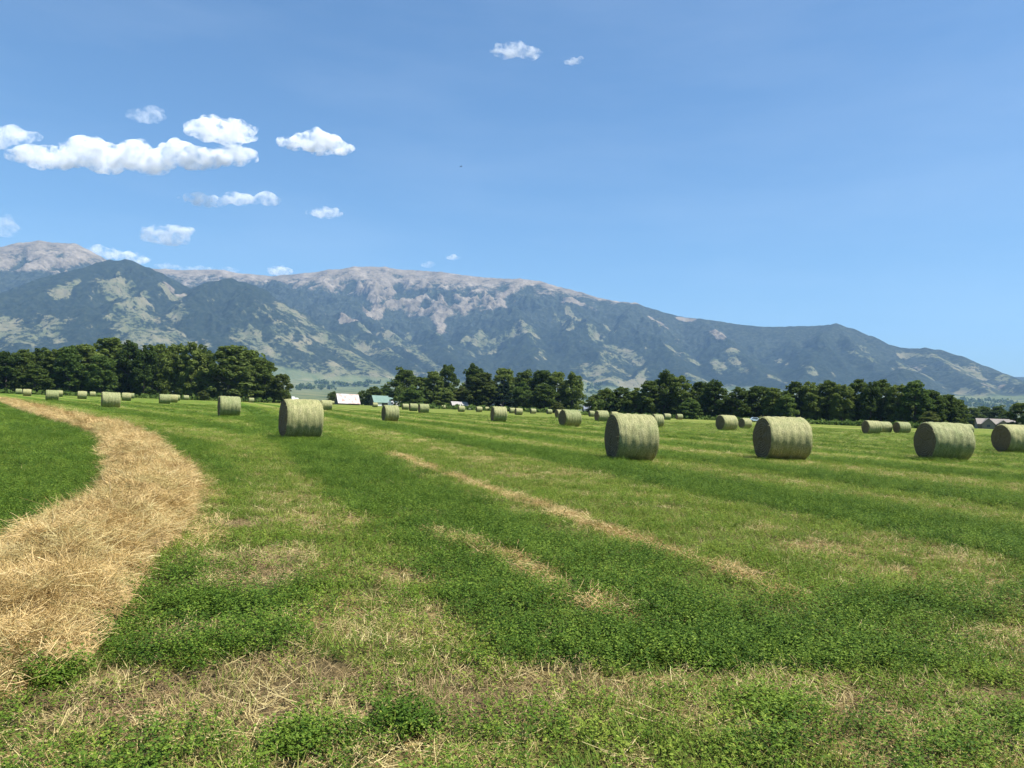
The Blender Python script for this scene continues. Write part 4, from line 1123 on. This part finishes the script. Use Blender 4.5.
# far-off valley trees: one mass
r = np.random.default_rng(77); pts = []
for x0, y0, x1, y1, n in ((290,385.5,330,388,10),(315,383.5,345,385,22),(340,386,368,386,24),(296,389,312,389,20),(318,388.5,336,389,14),(355,384,400,383,16),(575,384,600,386,12),(575,392,605,394,16),(580,399,600,400,20),(585,389,600,389,8),(930,398,985,404,26),(950,404,1010,409,40),(985,401,1024,406,20),(930,405,960,408,14),(1000,411,1024,412,18)):
    for k in range(n):
        f = r.uniform(); p = land_at(x0 + (x1 - x0) * f, y0 + (y1 - y0) * f + r.normal(0, .5))
        w_ = np.linalg.norm(p) / 800 * r.uniform(1.0, 2.4)
        z0 = max(0, tz_at(*p))
        for q_ in range(30):
            o_ = r.normal(0, .5, 3) * w_; pts.append((p[0] + o_[0], p[1] + o_[1], z0 + w_ * .7 + o_[2] * .9, w_ * .42))
pts = np.array(pts); n = len(pts); P = pts[:, :3]
e = unit(r.normal(size=(n, 3))); g = unit(np.cross(e, r.normal(size=(n, 3)))); s = pts[:, 3:4]
v = np.stack([P - e * s, P - g * s, P + e * s, P + g * s], 1).reshape(-1, 3)
tag(link('distant_trees', np_mesh('distant_trees', v, np.arange(n * 4).reshape(-1, 4)), M['leaf_dark']), kind='stuff')

# ------------------------------------------------------------------ haze
HT = float(max(tz.max(), 1000)) + 25
b = MB(); b.box(-15000, 15000, -14000, 14000, -16, HT)
m = bpy.data.materials.new('summer haze'); m.use_nodes = True; nt = m.node_tree; nt.nodes.remove(nt.nodes['Principled BSDF'])
pv = N(nt, 'ShaderNodeVolumePrincipled'); pv.inputs['Color'].default_value = (.36, .60, 1.0, 1); pv.inputs['Density'].default_value = 3.8e-5; pv.inputs['Anisotropy'].default_value = 0
nt.links.new(pv.outputs[0], nt.nodes['Material Output'].inputs['Volume'])
hz = b.build('haze', m); hz['kind'] = 'stuff'

# ------------------------------------------------------------------ clouds
def cloud_mat(name, dens):
    m = bpy.data.materials.new(name); m.use_nodes = True; nt = m.node_tree; nt.nodes.remove(nt.nodes['Principled BSDF'])
    pv = N(nt, 'ShaderNodeVolumePrincipled'); pv.inputs['Color'].default_value = (1, 1, 1, 1); pv.inputs['Density'].default_value = dens
    pv.inputs['Anisotropy'].default_value = -.2
    n = noise(nt, objco(nt), .0050, 6, .66)
    mr = N(nt, 'ShaderNodeMapRange', interpolation_type='SMOOTHSTEP'); nt.links.new(n, mr.inputs['Value'])
    mr.inputs['From Min'].default_value = .43; mr.inputs['From Max'].default_value = .74; mr.inputs['To Min'].default_value = 0; mr.inputs['To Max'].default_value = dens * 3.0
    nt.links.new(mr.outputs[0], pv.inputs['Density'])
    nt.links.new(pv.outputs[0], nt.nodes['Material Output'].inputs['Volume']); return m
CM = {'thick': cloud_mat('cumulus', .0075), 'mid': cloud_mat('thin cumulus', .0032), 'thin': cloud_mat('wispy cloud', .0013)}
ICO = None
def ico():
    import bmesh
    bm = bmesh.new(); bmesh.ops.create_icosphere(bm, subdivisions=2, radius=1)
    V = np.array([v.co[:] for v in bm.verts]); Fc = np.array([[q.index for q in f.verts] for f in bm.faces]); bm.free(); return V, Fc
IV, IF = ico()
def cloud(lobes, kind, label, seed, dist=16500.):
    r = np.random.default_rng(seed); c0 = sight_at(sum(l[0] for l in lobes) / len(lobes), sum(l[1] for l in lobes) / len(lobes), dist)
    k = dist / F_PX; sph = []
    for cx, cy, rx, ry in lobes:
        c = np.array(sight_at(cx, cy, dist)[:]) - np.array(c0[:])
        n = int(16 + rx * 1.3)
        for i in range(n):
            u = unit(r.normal(size=(1, 3)))[0] * r.uniform(.2, 1) ** .5
            fall = 1 - .5 * abs(u[0])
            s = ry * r.uniform(.42, .98) * fall
            p = c + np.array([u[0] * (rx - s), u[1] * rx * .5, (u[2] * .75 - .05) * (ry - s) * fall + (-.12 * ry)]) * k
            sph.append((p, s * k))
            for j in range(2):
                w = unit(r.normal(size=(1, 3)))[0]; w[2] = abs(w[2]) * .8; sph.append((p + w * s * k * .85, s * k * r.uniform(.25, .5)))
    Vs = [IV * np.array([1, 1, .8]) * s + p for p, s in sph]; Fs = [IF + i * len(IV) for i in range(len(sph))]
    o = link('cloud', np_mesh('cloud', np.concatenate(Vs), np.concatenate(Fs)), CM[kind]); o.location = c0
    md = o.modifiers.new('join', 'REMESH'); md.mode = 'VOXEL'; md.voxel_size = 34 if kind == 'thick' else 30
    tag(o, label, 'cloud', 'small white clouds over the mountains')
cloud([(45,157,38,11),(95,153,40,17),(140,156,40,16),(190,155,45,13),(235,153,30,11),(222,130,40,14),(205,132,22,11)], 'thick', 'largest long white cloud with a hump at its right, upper left of the sky', 1)
cloud([(318,141,32,14),(340,147,17,9),(292,142,18,8)], 'thick', 'compact bright cloud right of the largest long one', 2)
cloud([(14,134,25,9),(-8,137,22,11)], 'mid', 'white cloud cut by the left edge beside the largest one', 3)
cloud([(145,115,22,8),(155,111,14,6)], 'thin', 'faint small cloud above the left part of the largest one', 4)
cloud([(205,199,28,8),(238,198,24,8),(268,198,15,9)], 'mid', 'thin stretched cloud under the largest one', 5)
cloud([(325,212,22,7)], 'mid', 'small flat faint cloud below the compact bright one', 6)
cloud([(165,235,28,12),(180,230,18,8)], 'mid', 'rounded small cloud floating above the left mountains', 7)
cloud([(97,249,18,6),(120,254,24,7),(138,259,16,6)], 'mid', 'bright cloud rising behind the slope right of the bare left summit', 8, 19000.)
cloud([(168,266,18,5),(198,269,26,5),(228,270,15,5)], 'thin', 'low cloud along the crest between the left peaks', 9, 19000.)
cloud([(279,270,16,7)], 'mid', 'tiny cloud just over the crest, left of the rocky summit', 10, 19000.)
cloud([(508,50,20,9),(530,52,20,7),(518,45,10,5)], 'mid', 'wispy cloud high in the middle of the sky', 11)
cloud([(573,61,13,4),(580,58,6,3)], 'mid', 'smaller wisp right of the high wispy cloud', 12)
cloud([(453,257,11,4)], 'mid', 'tiny bright cloud above the rocky summit ridge', 13)
cloud([(428,264,11,5)], 'thin', 'faint tiny cloud just left of the tiny bright one', 14)
cloud([(2,225,16,12)], 'thin', 'faint cloud at the left edge above the bare left summit', 15)

# ------------------------------------------------------------------ bird
p = sight_at(460.8, 166.5, 170.); bo = empty('bird', p, .5); tag(bo, 'tiny dark bird flying alone in the blue sky above the summit ridge', 'bird')
M['bird'] = plain('dark feathers', [(.3, (.02, .02, .02)), (.7, (.05, .045, .04))], 9)
b = MB(); b.tube((-.2, 0, 0), (.02, 0, 0), .02, .065, 10); b.tube((.02, 0, 0), (.16, 0, .01), .065, .045, 10); b.tube((.16, 0, .01), (.27, 0, .015), .045, .008, 10); b.poly([(-.19,-.02,0),(-.19,.02,0),(-.36,.06,0),(-.36,-.06,0),(-.2,0,.015)], [(0,1,2,3),(0,4,1),(1,4,2),(2,4,3),(3,4,0)])
b.build('body', M['bird'], bo)
for s in (-1, 1):
    w = MB(); w.poly([(.1,s*.04,.02),(.14,s*.28,.1),(.02,s*.5,.07),(-.06,s*.3,.09),(-.07,s*.04,.02),(.02,s*.2,.1)], [(0,1,5),(1,2,5),(2,3,5),(3,4,5),(4,0,5),(0,4,3,2,1)]); w.build('wing', M['bird'], bo)

# ------------------------------------------------------------------ light, sky, render
SUN = Vector((.46, -.12, .88)).normalized()
elev = math.asin(SUN.z); azim = math.atan2(SUN.x, SUN.y)
sl_ = bpy.data.lights.new('sun', 'SUN'); sl_.energy = 5.0; sl_.angle = R(.53); sl_.color = (1, .955, .88)
so = bpy.data.objects.new('sun', sl_); COL.objects.link(so)
so.rotation_euler = SUN.to_track_quat('Z', 'Y').to_euler(); so.location = (20, -20, 40)
wd = bpy.data.worlds.new('World'); S.world = wd; wd.use_nodes = True; nt = wd.node_tree
sky = N(nt, 'ShaderNodeTexSky'); sky.sky_type = 'NISHITA'; sky.sun_disc = False; sky.sun_elevation = elev; sky.sun_rotation = azim
sky.altitude = 1400; sky.air_density = 1.25; sky.dust_density = 4.0; sky.ozone_density = 3.5
bg = nt.nodes['Background']; blue = mix(nt, 1.0, sky.outputs[0], (.73, .98, 1.13), 'MULTIPLY')
gco = N(nt, 'ShaderNodeTexCoord').outputs['Generated']; mpg = N(nt, 'ShaderNodeMapping'); mpg.inputs['Scale'].default_value = (1.6, 1.6, 7.5); mpg.inputs['Rotation'].default_value = (0, .12, 0)
nt.links.new(gco, mpg.inputs['Vector'])      # thin high veils of cirrus, at sky distance
veil = ramp(nt, noise(nt, mpg.outputs[0], 1.9, 6, .55), [(.42, (0, 0, 0)), (.74, (.07, .07, .07))])
nt.links.new(mix(nt, veil, blue, (7.0, 8.0, 9.2)), bg.inputs['Color']); bg.inputs['Strength'].default_value = .068
S.view_settings.view_transform = 'Standard'; S.view_settings.look = 'None'; S.view_settings.exposure = 1.04; S.view_settings.gamma = 1
cy = S.cycles
cy.max_bounces = 8; cy.diffuse_bounces = 3; cy.transparent_max_bounces = 8; cy.volume_bounces = 6
cy.use_denoising = True
cy.sample_clamp_indirect = 6
